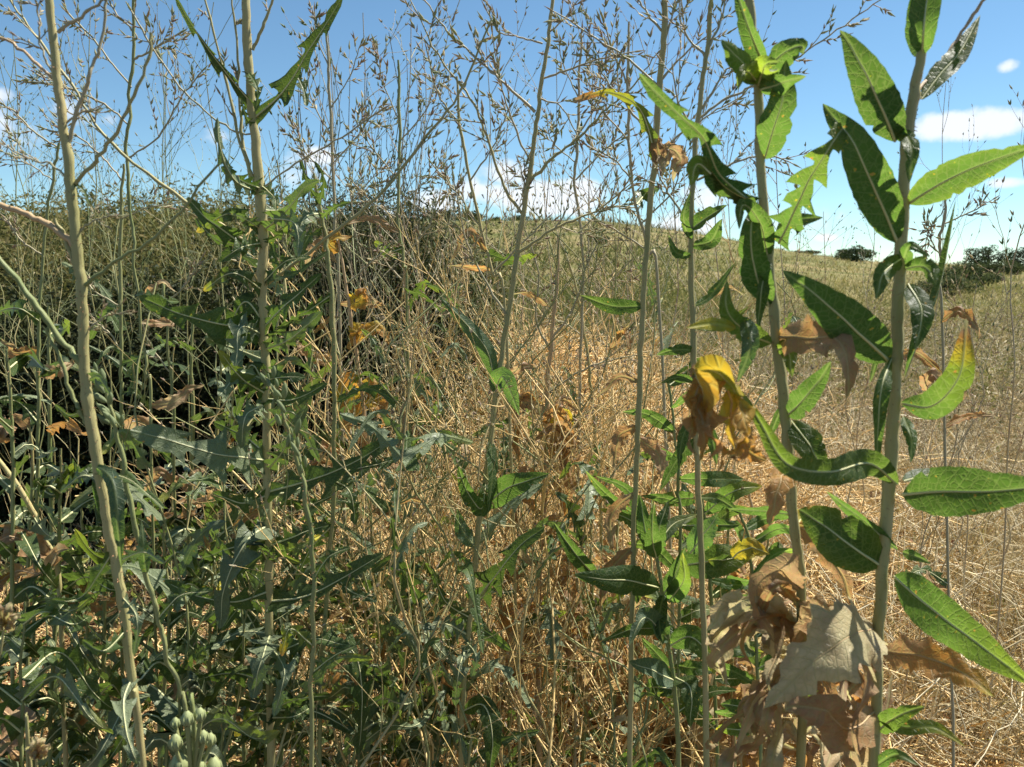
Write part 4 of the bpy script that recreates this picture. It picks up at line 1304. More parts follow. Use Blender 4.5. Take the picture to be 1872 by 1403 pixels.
for (q, w_, kw) in [([(466, 216), (520, 165, -.01), (570, 85, -.02), (628, -10, -.02)], 62, dict(face=.5, fold=.5, wave=.15)), ([(540, 130), (556, 165, -.01), (560, 195, -.02)], 36, dict(face=.2)),
                    ([(462, 190), (420, 140, -.01), (370, 75, -.02), (318, -10, -.02)], 46, dict(face=.9, fold=.5)), ([(452, 130), (470, 160, -.02), (468, 205, -.02)], 34, dict(face=.3)), ([(466, 235), (450, 215, -.01), (440, 180, -.01)], 22, {}),
                    ([(478, 345), (440, 330, -.03), (405, 305, -.04)], 50, dict(face=.2)), ([(478, 340), (500, 360, -.03), (505, 385, -.04)], 40, dict(face=.2)), ([(470, 350), (430, 330, -.05), (402, 270, -.07), (398, 215, -.07)], 40, dict(face=2.7, fold=.5)),
                    ([(484, 420), (520, 390, -.04), (555, 345, -.05), (585, 330, -.05)], 60, dict(face=2.8, fold=.3)), ([(500, 400, -.03), (540, 410, -.05), (545, 470, -.06)], 50, dict(face=2.9)),
                    ([(456, 456), (420, 430, -.02), (380, 400, -.03), (342, 362, -.03)], 64, dict(face=.4, fold=.5)), ([(450, 450), (400, 440, -.01), (355, 400, 0)], 40, dict(face=.9)),
                    ([(480, 520), (520, 480, -.02), (570, 470, -.02)], 44, dict(face=.8)), ([(484, 512), (540, 500, -.03), (600, 460, -.03)], 36, dict(face=.9)),
                    ([(476, 602), (400, 592, -.04), (330, 575, -.06), (256, 540, -.07)], 92, dict(face=.2, fold=.2, rib=4)), ([(482, 600), (520, 560, -.02), (590, 500, -.02)], 60, dict(face=.6)),
                    ([(478, 610), (440, 600, -.04), (430, 670, -.06)], 60, dict(face=2.8)), ([(484, 640), (530, 620, -.04), (590, 570, -.05)], 64, dict(face=2.8, fold=.5)), ([(484, 700), (510, 690, -.05), (560, 690, -.05)], 60, dict(face=.3, wave=.2)),
                    ([(486, 720), (440, 690, -.04), (400, 640, -.05)], 60, dict(face=.4, dry=(.0, .3))), ([(486, 730), (540, 730, -.03), (600, 700, -.03)], 50, dict(face=.5)), ([(484, 740), (450, 760, -.05), (440, 820, -.05)], 70, dict(face=2.9)),
                    ([(486, 842), (410, 832, -.07), (330, 812, -.10), (236, 788, -.12)], 118, dict(face=2.95, fold=.15, rib=4)), ([(488, 830), (450, 800, .02), (390, 770, .02)], 60, dict(face=.5)),
                    ([(490, 860), (520, 820, -.03), (560, 740, -.04)], 56, dict(face=2.8)), ([(490, 900), (560, 880, -.03), (640, 850, -.04), (722, 800, -.04)], 92, dict(face=.4)), ([(490, 905), (440, 920, -.02), (390, 900, -.02)], 70, dict(face=.5)),
                    ([(490, 960), (450, 990, -.04), (415, 1060, -.05), (400, 1150, -.05)], 84, dict(face=2.9, wave=.15)), ([(492, 1000), (540, 980, -.02), (600, 960, -.03)], 66, dict(face=.5)), ([(490, 985), (430, 1000, -.02), (370, 1020, 0)], 56, dict(face=.5)),
                    ([(494, 1080), (430, 1100, -.02), (360, 1090, -.03), (300, 1060, -.03)], 66, dict(face=.4)), ([(494, 1100), (560, 1090, -.02), (640, 1050, -.03), (700, 1010, -.03)], 76, dict(face=.5)),
                    ([(494, 1160), (480, 1200, -.05), (460, 1280, -.06)], 90, dict(face=2.9)), ([(494, 1180), (520, 1230, -.05), (500, 1310, -.06)], 60, dict(face=2.8)), ([(495, 1200), (570, 1170, -.02), (640, 1180, -.03)], 70, dict(face=.5)),
                    ([(495, 1250), (420, 1230, 0), (340, 1250, 0)], 66, dict(face=.6)), ([(496, 1300), (570, 1300, 0), (650, 1340, 0)], 70, dict(face=.4))]:
    p.leaf(q, w_, 'lobed', **kw)

random.seed(91)
for i in range(26):
    yy_ = random.uniform(330, 1350)
    xx_ = np.interp(yy_, [330, 540, 940, 1420], [474, 480, 490, 496])
    sd = random.choice([-1, 1])
    ln = random.uniform(45, 120)
    p.leaf([(xx_, yy_), (xx_ + sd * ln * .5, yy_ - random.uniform(-10, 40), random.uniform(-.05, .03)), (xx_ + sd * ln, yy_ - random.uniform(-70, 60), random.uniform(-.07, .05))], random.uniform(30, 64), 'lobed',
           face=random.choice([random.uniform(-.9, .9), random.uniform(2.3, 3.8)]), wave=.2, dry=(0, random.choice([0, 0, .5])))
# --- 11: stems between
p = Plant('prickly_lettuce', 'yellow-green stem tufted with narrow grey leaves, right of the thick leafy stem', 'plant', .82,
          [(574, 318, 7), (584, 380, 10), (596, 440, 12), (604, 520, 13), (610, 620, 13), (611, 720, 12), (611, 820, 12), (611, 900, 12), (604, 1000, 12), (590, 1200, 12), (584, 1420, 12)], M_STEMG, tone=.2)
for (q, w_, kw) in [([(582, 370), (560, 330, -.02), (548, 290, -.02)], 22, {}), ([(582, 375), (592, 330, -.02), (575, 295, -.02)], 24, {}), ([(584, 390), (556, 400, -.03), (540, 460, -.04)], 46, dict(face=2.8)), ([(586, 400), (610, 380, -.02), (640, 370, -.02)], 24, {}),
                    ([(588, 420), (560, 440, -.02), (550, 500, -.02)], 36, dict(face=.8)), ([(604, 540), (560, 570, -.01), (510, 600, 0)], 40, dict(face=.8)), ([(610, 870), (640, 860, -.02), (690, 850, -.03), (728, 838, -.03)], 60, dict(face=.5)),
                    ([(612, 880), (640, 900, -.02), (650, 960, -.02)], 50, dict(face=.3)), ([(608, 960), (570, 1000, 0), (540, 1060, 0)], 50, dict(face=.6)), ([(600, 1040), (640, 1080, 0), (690, 1100, 0)], 56, dict(face=.5)), ([(594, 1160), (650, 1200, -.02), (662, 1300, -.03), (655, 1380, -.03)], 76, dict(face=.5))]:
    p.leaf(q, w_, 'lobed', **kw)

p = Plant('prickly_lettuce', 'stem topped by slanting green buds, low down right of the thick leafy stem', 'plant', .66,
          [(486, 690, 5), (510, 740, 8), (528, 790, 10), (548, 860, 11), (562, 930, 12), (571, 1010, 13), (573, 1100, 13), (571, 1220, 13), (568, 1420, 13)], M_STEMG, tone=.1)
for i in range(22):
    f = random.random()
    x_, y_ = 498 + 50 * f + random.uniform(-12, 14), 700 + 170 * f + random.uniform(-14, 14)
    bud_obj(p.root, at(x_, y_, .66 + random.uniform(-.012, .01)), unit(np.array([random.uniform(-.7, .4), -.2, 1])), random.uniform(20, 34) / FPX * .66, 2)
p.leaf([(573, 1060), (600, 1020, 0), (640, 1000, 0)], 40, 'lobed', face=.6)
p.leaf([(571, 1180), (530, 1150, -.02), (515, 1200, -.02)], 40, 'lobed', dry=(.1, .6))
p.leaf([(571, 1230), (610, 1200, -.01), (650, 1180, -.01)], 40, 'lobed', face=.5)

p = Plant('prickly_lettuce', 'green stem topped by a cluster of fat buds beside the far left stem', 'plant', .62,
          [(190, 700, 6), (206, 760, 9), (222, 830, 12), (236, 910, 13), (252, 980, 13), (270, 1060, 13), (290, 1130, 13), (305, 1200, 12), (330, 1270, 11), (350, 1420, 12)], M_STEMG, tone=.1)
for i in range(26):
    f = random.random()
    x_, y_ = 176 + 38 * f + random.uniform(-12, 14), 690 + 95 * f + random.uniform(-12, 12)
    bud_obj(p.root, at(x_, y_, .62 + random.uniform(-.012, .01)), unit(np.array([random.uniform(-1.0, .3), -.2, .9])), random.uniform(20, 34) / FPX * .62, 2)
p.leaf([(236, 910), (200, 880, 0), (176, 900, 0)], 40, 'lobed', face=2.8)
p.leaf([(268, 1050), (262, 1000, -.02), (258, 950, -.02)], 24, 'lance', face=2.8)
p.leaf([(290, 1130), (330, 1090, 0), (390, 1080, 0)], 46, 'lobed', face=.6)

# --- 12: thin stems on the left
THIN = [
    ('slender green stem with flowering top between the two thick left stems', .95, [(247, -40, 7), (243, 100, 8), (236, 200, 8), (232, 290, 8), (240, 400, 6), (248, 500, 7), (258, 600, 7), (268, 690, 7), (276, 760, 6), (290, 1420, 8)], M_STEMG,
     [([(243, 110), (280, 90), (330, 60)], 5, 4, 7, 70), ([(240, 160), (200, 110), (160, 60), (120, 20)], 4, 4, 7, 80), ([(236, 230), (190, 190), (120, 160), (60, 150)], 4, 4, 8, 90), ([(232, 290), (290, 250), (330, 180), (370, 130)], 4, 3, 7, 90), ([(245, 60), (210, 20), (190, -20)], 4, 3, 5, 60)]),
    ('thin glaucous stem close right of the far left stem with a few flowering twigs', 1.05, [(226, 300, 5), (222, 380, 8), (220, 480, 9), (221, 580, 9), (222, 680, 9), (222, 800, 9), (226, 1420, 10)], M_STEMG,
     [([(222, 330), (190, 290), (140, 250), (80, 235)], 4, 3, 7, 80), ([(222, 400), (270, 380), (330, 370)], 3, 2, 5, 60), ([(221, 560), (170, 530), (130, 480)], 4, 3, 6, 50), ([(222, 640), (190, 600), (160, 590)], 4, 3, 5, 50)]),
    ('thin stem behind the far left stem, bent near the top', 1.0, [(108, 262, 5), (96, 330, 7), (86, 400, 7), (78, 480, 7), (72, 570, 8), (70, 680, 9), (70, 800, 9), (66, 1000, 10), (60, 1420, 10)], M_STEMG,
     [([(106, 270), (60, 240), (20, 200), (-30, 180)], 4, 3, 8, 80), ([(96, 330), (50, 300), (0, 290)], 3, 2, 6, 80), ([(108, 262), (120, 200), (110, 130)], 3, 2, 6, 60), ([(80, 470), (40, 440), (10, 400)], 4, 3, 5, 50)]),
    ('short thin jointed stem in the shade left of the thick leafy stem', 1.1, [(292, 500, 5), (302, 560, 7), (308, 640, 7), (314, 740, 7), (318, 800, 6), (330, 1420, 8)], M_STEMG,
     [([(300, 560), (340, 520), (370, 470)], 4, 3, 5, 50), ([(310, 680), (280, 640), (262, 600)], 4, 3, 4, 40)]),
    ('leaning green stem in the shade behind the far left stem near the left edge', .9, [(-20, 820, 13), (40, 900, 12), (80, 980, 12), (110, 1080, 12), (120, 1420, 12)], M_STEM,
     []),
    ('thin reddish stem in front of the dark shrub left of centre', 1.3, [(735, 430, 4), (742, 520, 6), (750, 620, 7), (752, 740, 7), (756, 860, 7), (766, 1000, 8), (780, 1420, 9)], M_STEMR,
     [([(742, 520), (700, 470), (670, 400)], 4, 3, 5, 70), ([(750, 620), (800, 570), (850, 540)], 4, 3, 6, 60), ([(752, 700), (720, 660), (690, 640)], 4, 3, 5, 40), ([(738, 470), (780, 420), (800, 370)], 4, 3, 6, 60)]),
    ('tan stem with curled orange leaves in front of the dark shrub', 1.1, [(618, 440, 5), (632, 520, 8), (644, 600, 10), (656, 680, 10), (666, 760, 9), (676, 860, 8), (690, 1420, 9)], M_STEMR,
     [([(632, 520), (680, 480), (720, 440)], 4, 3, 5, 60), ([(656, 680), (700, 640), (760, 610)], 4, 3, 5, 50)]),
    ('grey slender weed stem crowded with tiny buds right of the yellow-green stem', 1.25, [(596, 60, 4), (602, 160, 6), (607, 280, 7), (612, 420, 7), (620, 560, 8), (640, 1420, 9)], M_TWIG,
     [([(606, 250), (570, 180), (560, 110)], 3, 2, 7, 60), ([(604, 200), (640, 140), (660, 80)], 3, 2, 7, 60), ([(608, 300), (660, 240), (690, 190)], 3, 2, 7, 60), ([(608, 330), (560, 280), (530, 220)], 3, 2, 7, 60), ([(600, 120), (580, 70), (575, 20)], 3, 2, 5, 50), ([(610, 400), (660, 350), (700, 300)], 3, 2, 7, 60)]),
    ('pale green flowering stem rising above the dark shrub', 1.2, [(728, 110, 4), (730, 200, 6), (730, 300, 7), (728, 400, 7), (738, 480, 7), (745, 600, 7), (760, 1420, 9)], M_STEMG,
     [([(730, 220), (700, 150), (690, 90)], 3, 2, 7, 60), ([(730, 260), (780, 200), (800, 130)], 3, 2, 7, 70), ([(729, 330), (680, 270), (650, 220)], 3, 2, 7, 60), ([(728, 380), (780, 330), (820, 290)], 3, 2, 7, 60), ([(728, 400), (680, 370), (640, 330)], 3, 2, 7, 50)]),
    ('slender weed stem with long pointed buds left of the centre lettuce', 1.0, [(835, 140, 4), (842, 240, 6), (860, 330, 7), (880, 420, 8), (900, 500, 8), (925, 600, 8), (950, 1420, 9)], M_STEM,
     [([(842, 230), (800, 170), (780, 90)], 4, 3, 7, 70), ([(860, 330), (900, 270), (930, 200)], 4, 3, 6, 70), ([(880, 420), (840, 360), (790, 300)], 4, 3, 7, 70), ([(900, 500), (950, 450), (1000, 400)], 5, 3, 7, 70)]),
    ('slender bare stem with paired thin forks below the right end of the white cloud', 1.15, [(1062, 60, 4), (1058, 160, 5), (1056, 260, 6), (1050, 330, 7), (1062, 420, 7), (1066, 520, 7), (1060, 700, 8), (1050, 1420, 9)], M_TWIG,
     [([(1056, 250), (1090, 190), (1100, 120)], 4, 3, 7, 60), ([(1052, 330), (1100, 280), (1150, 240)], 4, 3, 8, 70), ([(1058, 180), (1030, 120), (1020, 70)], 3, 2, 6, 50), ([(1054, 300), (1010, 260), (1000, 220)], 3, 2, 6, 50), ([(1062, 420), (1110, 380), (1160, 380)], 4, 3, 6, 60)]),
    ('grey weed stem with tiny seed heads between the centre lettuce and the slender pale stem', 1.0, [(1150, 40, 4), (1148, 150, 6), (1150, 260, 7), (1160, 360, 7), (1185, 460, 8), (1205, 560, 8), (1240, 1420, 9)], M_TWIG,
     [([(1148, 160), (1120, 90), (1100, 30)], 4, 3, 7, 60), ([(1150, 260), (1100, 200), (1070, 140)], 4, 3, 7, 70), ([(1155, 330), (1120, 290), (1080, 270)], 4, 3, 7, 60), ([(1170, 410), (1230, 350), (1250, 280)], 4, 3, 7, 70), ([(1185, 460), (1140, 430), (1090, 400)], 4, 3, 6, 60)]),
    ('thin yellowish stem running up to dry flower heads, right of the tan dry stem', 1.2, [(1040, 480, 4), (1060, 560, 6), (1078, 680, 8), (1088, 800, 8), (1098, 920, 9), (1100, 1420, 10)], M_STEM,
     [([(1060, 560), (1110, 520), (1150, 480)], 4, 3, 6, 70), ([(1078, 680), (1130, 640), (1180, 600)], 4, 3, 6, 60), ([(1070, 620), (1030, 590), (990, 580)], 4, 3, 5, 50), ([(1090, 820), (1040, 760), (1010, 700)], 4, 3, 5, 60)]),
    ('thin grey weed stem against the sky right of the tallest lettuce', .9, [(1732, 350, 4), (1722, 420, 6), (1716, 500, 6), (1722, 640, 7), (1740, 1420, 8)], M_TWIG,
     [([(1724, 410), (1770, 390), (1815, 365)], 4, 2, 5, 40), ([(1728, 380), (1700, 420), (1690, 460)], 3, 2, 6, 40), ([(1718, 470), (1700, 430), (1695, 400)], 3, 2, 5, 40)]),
]
for (lab, Y_, st, m_, tw) in THIN:
    p = Plant('wild_lettuce', lab, 'plant', Y_, st, m_, tone=.1)
    for (q, w0, w1, n_, L_) in tw:
        p.twig(q, w0, w1, n_ + 1, L_, 15)
    x0_, y0_ = st[-1][0], 900
    for i in range(7):
        yy_ = random.uniform(st[len(st) // 2][1], 1300)
        xx_ = np.interp(yy_, [s_[1] for s_ in st], [s_[0] for s_ in st])
        sd = random.choice([-1, 1])
        ln = random.uniform(40, 100)
        dr = random.choice([(0, 0), (0, .3), (.7, .85), (.78, .8)])
        p.leaf([(xx_, yy_), (xx_ + sd * ln * .5, yy_ - random.uniform(-20, 40), random.uniform(-.04, .04)), (xx_ + sd * ln, yy_ + random.uniform(-50, 40), random.uniform(-.06, .06))], random.uniform(24, 50) * (1 if dr[0] < .5 else .55), 'lobed' if dr[0] < .5 else 'entire',
               face=random.uniform(-1, 1), dry=dr, crumple=.16 if dr[0] > .5 else 0, nt=24)
    if 'orange' in lab:
        for (q, w_) in [([(636, 560), (660, 545), (668, 520)], 34), ([(640, 590), (655, 610), (635, 640)], 30), ([(656, 690), (640, 700), (632, 760), (640, 800)], 56), ([(660, 700), (690, 720), (700, 790)], 50), ([(622, 460), (600, 440), (640, 430)], 30), ([(645, 620), (690, 600), (720, 640)], 26)]:
            p.leaf(q, w_, dry=(.55, .66), crumple=.1, twist=1.0)


def where0(px):
    for lim, txt in ((10, 'cut by the left edge'), (75, 'close to the left edge'), (130, 'left of the far left stem at the bottom'), (200, 'behind the far left stem at the bottom'), (320, 'right of the far left stem at the bottom'), (410, 'midway between the two thick left stems'), (460, 'close left of the thick leafy stem'), (580, 'close right of the thick leafy stem'), (680, 'below the dark shrub')):
        if px < lim:
            return txt
    return 'left of the centre lettuce'


# --- lush jagged foliage filling the lower left
def filler(x, Y, ytop, label, n_leaf=11, dry_p=.16, group='jagged leafy stems crowding the lower left', mat=M_STEMG, lw=(34, 84), ll=(80, 200), kind='lobed'):
    st = [(x + random.uniform(-12, 12), ytop, 4), (x, ytop + 100, 8), (x + random.uniform(-10, 10), ytop + 260, 10), (x + random.uniform(-20, 20), 1420, 11)]
    p = Plant('prickly_lettuce', label, 'plant', Y, st, mat, group=group, tone=random.uniform(-.1, .3))
    for i in range(n_leaf):
        yy_ = ytop + 20 + (1400 - ytop) * (i + random.random()) / n_leaf
        xx_ = np.interp(yy_, [s_[1] for s_ in st], [s_[0] for s_ in st])
        an = random.choice([-1, 1])
        ln = random.uniform(*ll) * (1.0 if yy_ > ytop + 120 else .6) * (.8 / Y)
        up_ = random.uniform(-.9, .8)
        dr = (random.uniform(.6, .8), random.uniform(.7, 1.0)) if random.random() < dry_p else (0, random.choice([0, 0, 0, .25]))
        p.leaf([(xx_, yy_), (xx_ + an * ln * .35, yy_ - .25 * ln, random.uniform(-.08, .08)), (xx_ + an * ln * .7, yy_ - up_ * ln * .4, random.uniform(-.12, .10)), (xx_ + an * ln * .95, yy_ - up_ * ln * .8, random.uniform(-.16, .10))],
               random.uniform(*lw) * (.8 / Y), kind, face=random.choice([random.uniform(-.9, .9), random.uniform(2.2, 3.9)]), wave=.18, fold=random.uniform(.15, .5), dry=dr, crumple=.08 if dr[0] > .5 else 0, nt=26)
    return p


random.seed(21)
FL = 'leafy stem with jagged dark green leaves in the crowded lower left'
for (x_, Y_, yt) in [(20, .85, 640), (60, 1.05, 760), (110, .95, 820), (150, 1.2, 900), (190, 1.0, 940), (300, .9, 900), (345, 1.1, 820), (390, .95, 950), (430, 1.2, 800), (530, 1.0, 1000),
                     (640, 1.05, 950), (720, 1.0, 1010), (40, .7, 1100), (330, .75, 1180), (660, .85, 1180), (-30, .9, 760), (400, 1.35, 640), (350, 1.3, 560), (90, 1.3, 560)]:
    filler(x_, Y_, yt, ('tall' if yt < 800 else 'low') + ' leafy stem with jagged leaves, ' + ('near, ' if Y_ < .96 else 'farther back, ') + where0(x_))
for (x_, Y_, yt) in [(790, 1.1, 1150), (800, .95, 1250), (930, 1.2, 1230)]:
    filler(x_, Y_, yt, 'short leafy stem with jagged leaves at the bottom near the centre stem', group='short jagged stems at the bottom centre', n_leaf=9)
for (x_, Y_, yt) in [(1080, 1.15, 880), (1130, 1.25, 960), (1330, 1.2, 900), (1400, 1.3, 980)]:
    filler(x_, Y_, yt, 'leafy stem half green and half dry among the brown leaves right of centre', group='half dry stems right of centre', n_leaf=11, dry_p=.55, kind='entire', lw=(26, 50), ll=(60, 120))


# --- round budded plant at the bottom left
M_RB = stem_material('green_bud', [(0, (.12, .17, .06)), (.5, (.20, .26, .10)), (1, (.30, .33, .15))], .45, .3)
p = Plant('budding_weed', 'clump of plump round pale green buds at the bottom edge, lower left', 'plant', .52, [(352, 1310, 6), (355, 1350, 9), (356, 1420, 12)], M_STEMG)
k = .52 / FPX
for (x_, y_, s_) in [(343, 1312, 30), (366, 1305, 28), (321, 1320, 22), (322, 1355, 34), (358, 1378, 34), (385, 1350, 28), (372, 1345, 26), (330, 1395, 50), (392, 1400, 44), (352, 1335, 26), (365, 1400, 34)]:
    b0 = at(x_, y_ + s_ * .5, .52 + random.uniform(-.015, .015))
    q = at(354, 1440, .52)
    tb = Tubes()
    tb.add(smooth_path(np.array([q, (q + b0) / 2 + [0, -.002, 0], b0]), 4), .0016, 5, .1)
    tb.build('stalk', M_STEMG, p.root)
    tb = Tubes()
    s = np.linspace(0, 1, 9)
    tb.add(b0 + np.array([0, 0, 1]) * (s * s_ * k * 1.05)[:, None], np.sin(np.pi * (s * .9 + .06)) ** .8 * s_ * k * .36, 10, .5, ridges=.04)
    for q_ in range(7):
        a_ = q_ * .9
        ss = np.linspace(.08, .72, 5)
        rr_ = np.sin(np.pi * (ss * .9 + .06)) ** .8 * s_ * k * .375
        tb.add(b0 + np.stack([np.cos(a_) * rr_, np.sin(a_) * rr_, ss * s_ * k * 1.05], 1), np.array([.0008, .001, .0009, .0006, .0002]), 4, .5)
    tb.build('round_bud', M_RB, p.root)
for (x_, y_, s_, lab) in [(70, 1375, 22, 'withered tan seed head at the bottom left corner'), (8, 1135, 30, 'blurred withered brown head at the left edge')]:
    p = Plant('withered_weed', lab, 'plant', .5, [(x_, y_, 5), (x_ - 8, y_ + 60, 7), (x_ - 20, 1440, 8)], M_STEM)
    for i in range(6):
        an = i * 1.05
        p.leaf([(x_, y_ + 8), (x_ + math.cos(an) * s_ * .6, y_ - math.sin(an) * s_ * .6 - 6, -.01), (x_ + math.cos(an) * s_, y_ - 6 - math.sin(an) * s_, 0)], 18, dry=(.85, .95), crumple=.1, nt=10, name='bract')

# --- dead drooping leaves heaped at the lower right: dried plants
random.seed(5)
for (x_, Y_, yt, lab) in [(1180, 1.35, 1080, 'dried brown plant of hanging curled leaves right of the tan dry stem'), (1120, 1.5, 1150, 'low dried brown plant at the bottom between the tan stem and the leafy lettuce'), (1340, 1.15, 1130, 'dried brown plant with broad curled leaves left of the bleached leaf'),
                          (1430, 1.0, 1200, 'dried brown plant beneath the bleached leaf'), (1290, 1.3, 1230, 'low dried plant at the bottom edge right of the leafy lettuce'), (1520, 1.05, 1180, 'dried red-brown plant between the two thick stems at the bottom'), (1060, 1.45, 1000, 'dried brown plant close behind the tan dry stem'),
                          (1370, 1.4, 900, 'dried rusty plant behind the second thick stem')]:
    st = [(x_, yt, 5), (x_ + 5, yt + 90, 9), (x_ - 4, 1420, 12)]
    p = Plant('dried_weed', lab, 'plant', Y_, st, M_STEMR)
    for i in range(19):
        yy_ = yt + (1400 - yt) * random.random()
        sd = random.choice([-1, 1])
        ln = random.uniform(35, 90) / Y_
        p.leaf([(x_, yy_), (x_ + sd * ln * .6, yy_ - random.uniform(0, 30), random.uniform(-.1, .05)), (x_ + sd * ln, yy_ + random.uniform(0, 40), random.uniform(-.12, .08)), (x_ + sd * ln * .8, yy_ + random.uniform(40, 100), random.uniform(-.12, .08))],
               random.uniform(20, 48) / Y_, dry=(random.uniform(.66, .95), random.uniform(.7, 1.0)), crumple=.15, twist=random.uniform(-1.6, 1.6), face=random.uniform(-1.2, 1.2), nt=14, name='dead_leaf')

# litter of dead leaves on the ground
n = 4200
y = U(1.25, 3.2, n)
x = y * (U(-.75, .62, n))
b = np.stack([x, y, ground(x, y) + U(.01, .16, n)], 1)
v, f, tt = cards(b, rand_dir(n, .8), rand_dir(n), U(.02, .065, n), U(.008, .026, n), U(-2.5, 2.5, n), np.clip(rng.normal(.5, .25, n), 0, 1), K=4, cup=.8, crumple=.10)
lo = mesh_obj('leaf_litter', v, f, M_DEAD, None, {'tone': tt})
lo['kind'] = 'stuff'
n = 1500
y = U(1.25, 2.6, n)
x = y * (U(-.75, -.02, n))
b = np.stack([x, y, ground(x, y) + U(.01, .25, n)], 1)
v, f, tt = cards(b, rand_dir(n, .8, .4), rand_dir(n), U(.015, .05, n), U(.005, .016, n), U(-1.5, 1.5, n), U(.1, .7, n), K=3, cup=.4)
lo = mesh_obj('ground_cover', v, f, M_BLADE, None, {'tone': tt})
lo['kind'] = 'stuff'

# --- twiggy weeds standing against the sky behind
random.seed(11)


def where(px):
    for lim, txt in ((120, 'left of the far left stem'), (300, 'close right of the far left stem'), (450, 'left of the thick leafy stem'), (600, 'right of the thick leafy stem'), (760, 'in front of the dark shrub'),
                     (900, 'left of the centre lettuce'), (1020, 'beside the centre lettuce'), (1150, 'right of the centre lettuce'), (1300, 'among slender stems right of centre')):
        if px < lim:
            return txt
    return 'near the two thick right stems'


def sky_weed(x, Y, ytop, ybase_px, label, group, style=0, tone=.36, r=.0016, bl=.010, cat='weed', lean=25, mat=None, name='flowering_weed', lo=.48, nleaf=0, dryp=.3, ntw=(9, 13)):
    top = at(x + random.uniform(-lean, lean), ytop, Y)
    bx = at(x, 700, Y)[0]
    base = np.array([bx, Y, float(ground(bx, Y))])
    top[1] = Y + random.uniform(-.08, .08)
    if '{' in label:
        tilt = (top[0] - at(x, 700, Y)[0]) / Y
        label = label.format(c='green' if mat is M_STEMG else 'golden' if mat in (M_GOLD,) else 'pale tan', lean='leaning right' if tilt > .05 else 'leaning left' if tilt < -.05 else 'upright', at=where(936 + (top[0] / Y) * FPX), tall='tall' if ytop < 130 + (300 if lean > 60 else 0) else 'short')
    H = top[2] - base[2]
    root = root_empty(name, base, label, cat, group)
    kn = .012 + lean * .00016
    c = np.array([base] + [base + (top - base) * f_ + rngn(3) * kn * np.array([1, 1, .3]) for f_ in (.15, .3, .42, .54, .66, .78, .9)] + [top])
    sp = smooth_path(c, 3)
    tb = Tubes()
    tb.add(sp, np.linspace(r * 1.5, r * .5, len(sp)), 5, .2)
    tb.build('stem', mat or M_TWIG, root)
    tw, bt, buds = Tubes(), Tubes(), []
    if style == 0:      # open panicle
        nb = random.randint(*ntw)
        for i in range(nb):
            f = lo + (.98 - lo) * i / nb
            q = int(f * (len(sp) - 1))
            d = unit(sp[min(q + 1, len(sp) - 1)] - sp[q - 1])
            grow(tw, None, sp[q], side_dir(d, random.uniform(.45, .75), random.uniform(0, 6.28)), H * .26 * (1.25 - f) * random.uniform(.8, 1.3), r * .55, 1, bl, buds, .5, .55, 5, 1.5)
    else:               # upright wand crowded with heads
        for i in range(7):
            f = .40 + .5 * i / 7
            q = int(f * (len(sp) - 1))
            d = unit(sp[min(q + 1, len(sp) - 1)] - sp[q - 1])
            cd = side_dir(d, random.uniform(.25, .5), random.uniform(0, 6.28))
            L_ = H * random.uniform(.18, .36) * (1.2 - f)
            pts = np.array([sp[q] + cd * L_ * s_ + np.array([0, 0, .3 * L_ * s_ * s_]) for s_ in np.linspace(0, 1, 6)])
            tw.add(pts, np.linspace(r * .6, r * .3, 6), 4, .2)
            for k_ in range(12):
                j = random.random() ** .7 * 5
                j0 = min(int(j), 4)
                pp = pts[j0] + (pts[j0 + 1] - pts[j0]) * (j - j0)
                buds.append((pp, side_dir(cd, random.uniform(.3, 1.0), random.uniform(0, 6.28)), bl * random.uniform(.6, 1.2)))
        for k_ in range(16):
            j = (.6 + .4 * random.random()) * (len(sp) - 1.01)
            buds.append((sp[int(j)] + (sp[int(j) + 1] - sp[int(j)]) * (j % 1), side_dir(np.array([0, 0, 1.]), random.uniform(.3, 1.0), random.uniform(0, 6.28)), bl))
    for (pp, d, ln) in buds:
        bud_into(bt, pp, d, ln, min(1, max(0, tone + random.gauss(0, .22))))
    for _ in range(nleaf):
        q = random.uniform(.3, .9) * (len(sp) - 1.01)
        c0 = sp[int(q)] + (sp[int(q) + 1] - sp[int(q)]) * (q % 1)
        dd = side_dir(np.array([0, 0, 1.]), random.uniform(.5, 1.5), random.uniform(0, 6.28))
        isd = random.random() < dryp
        ll_ = random.uniform(.045, .07 if isd else .12)
        dr = (random.uniform(.66, .9), random.uniform(.7, 1)) if isd else (0, random.choice([0, 0, .3]))
        leaf(root, np.array([c0, c0 + dd * ll_ * .5 + [0, 0, ll_ * .12], c0 + dd * ll_ + [0, 0, -ll_ * random.uniform(-.1, .6)]]), ll_ * random.uniform(.16, .42) * (.5 if isd else 1), 'entire' if isd else 'lobed',
             face=random.choice([random.uniform(-1, 1), random.uniform(2.2, 3.9)]), fold=random.uniform(.1, .5), dry=dr, crumple=.14 if isd else .02, wave=.2, nt=22)
    o1 = tw.build('twig', mat or M_TWIG, root, kind='stuff')
    o2 = bt.build('bud', M_BUD, root, kind='stuff')
    return root


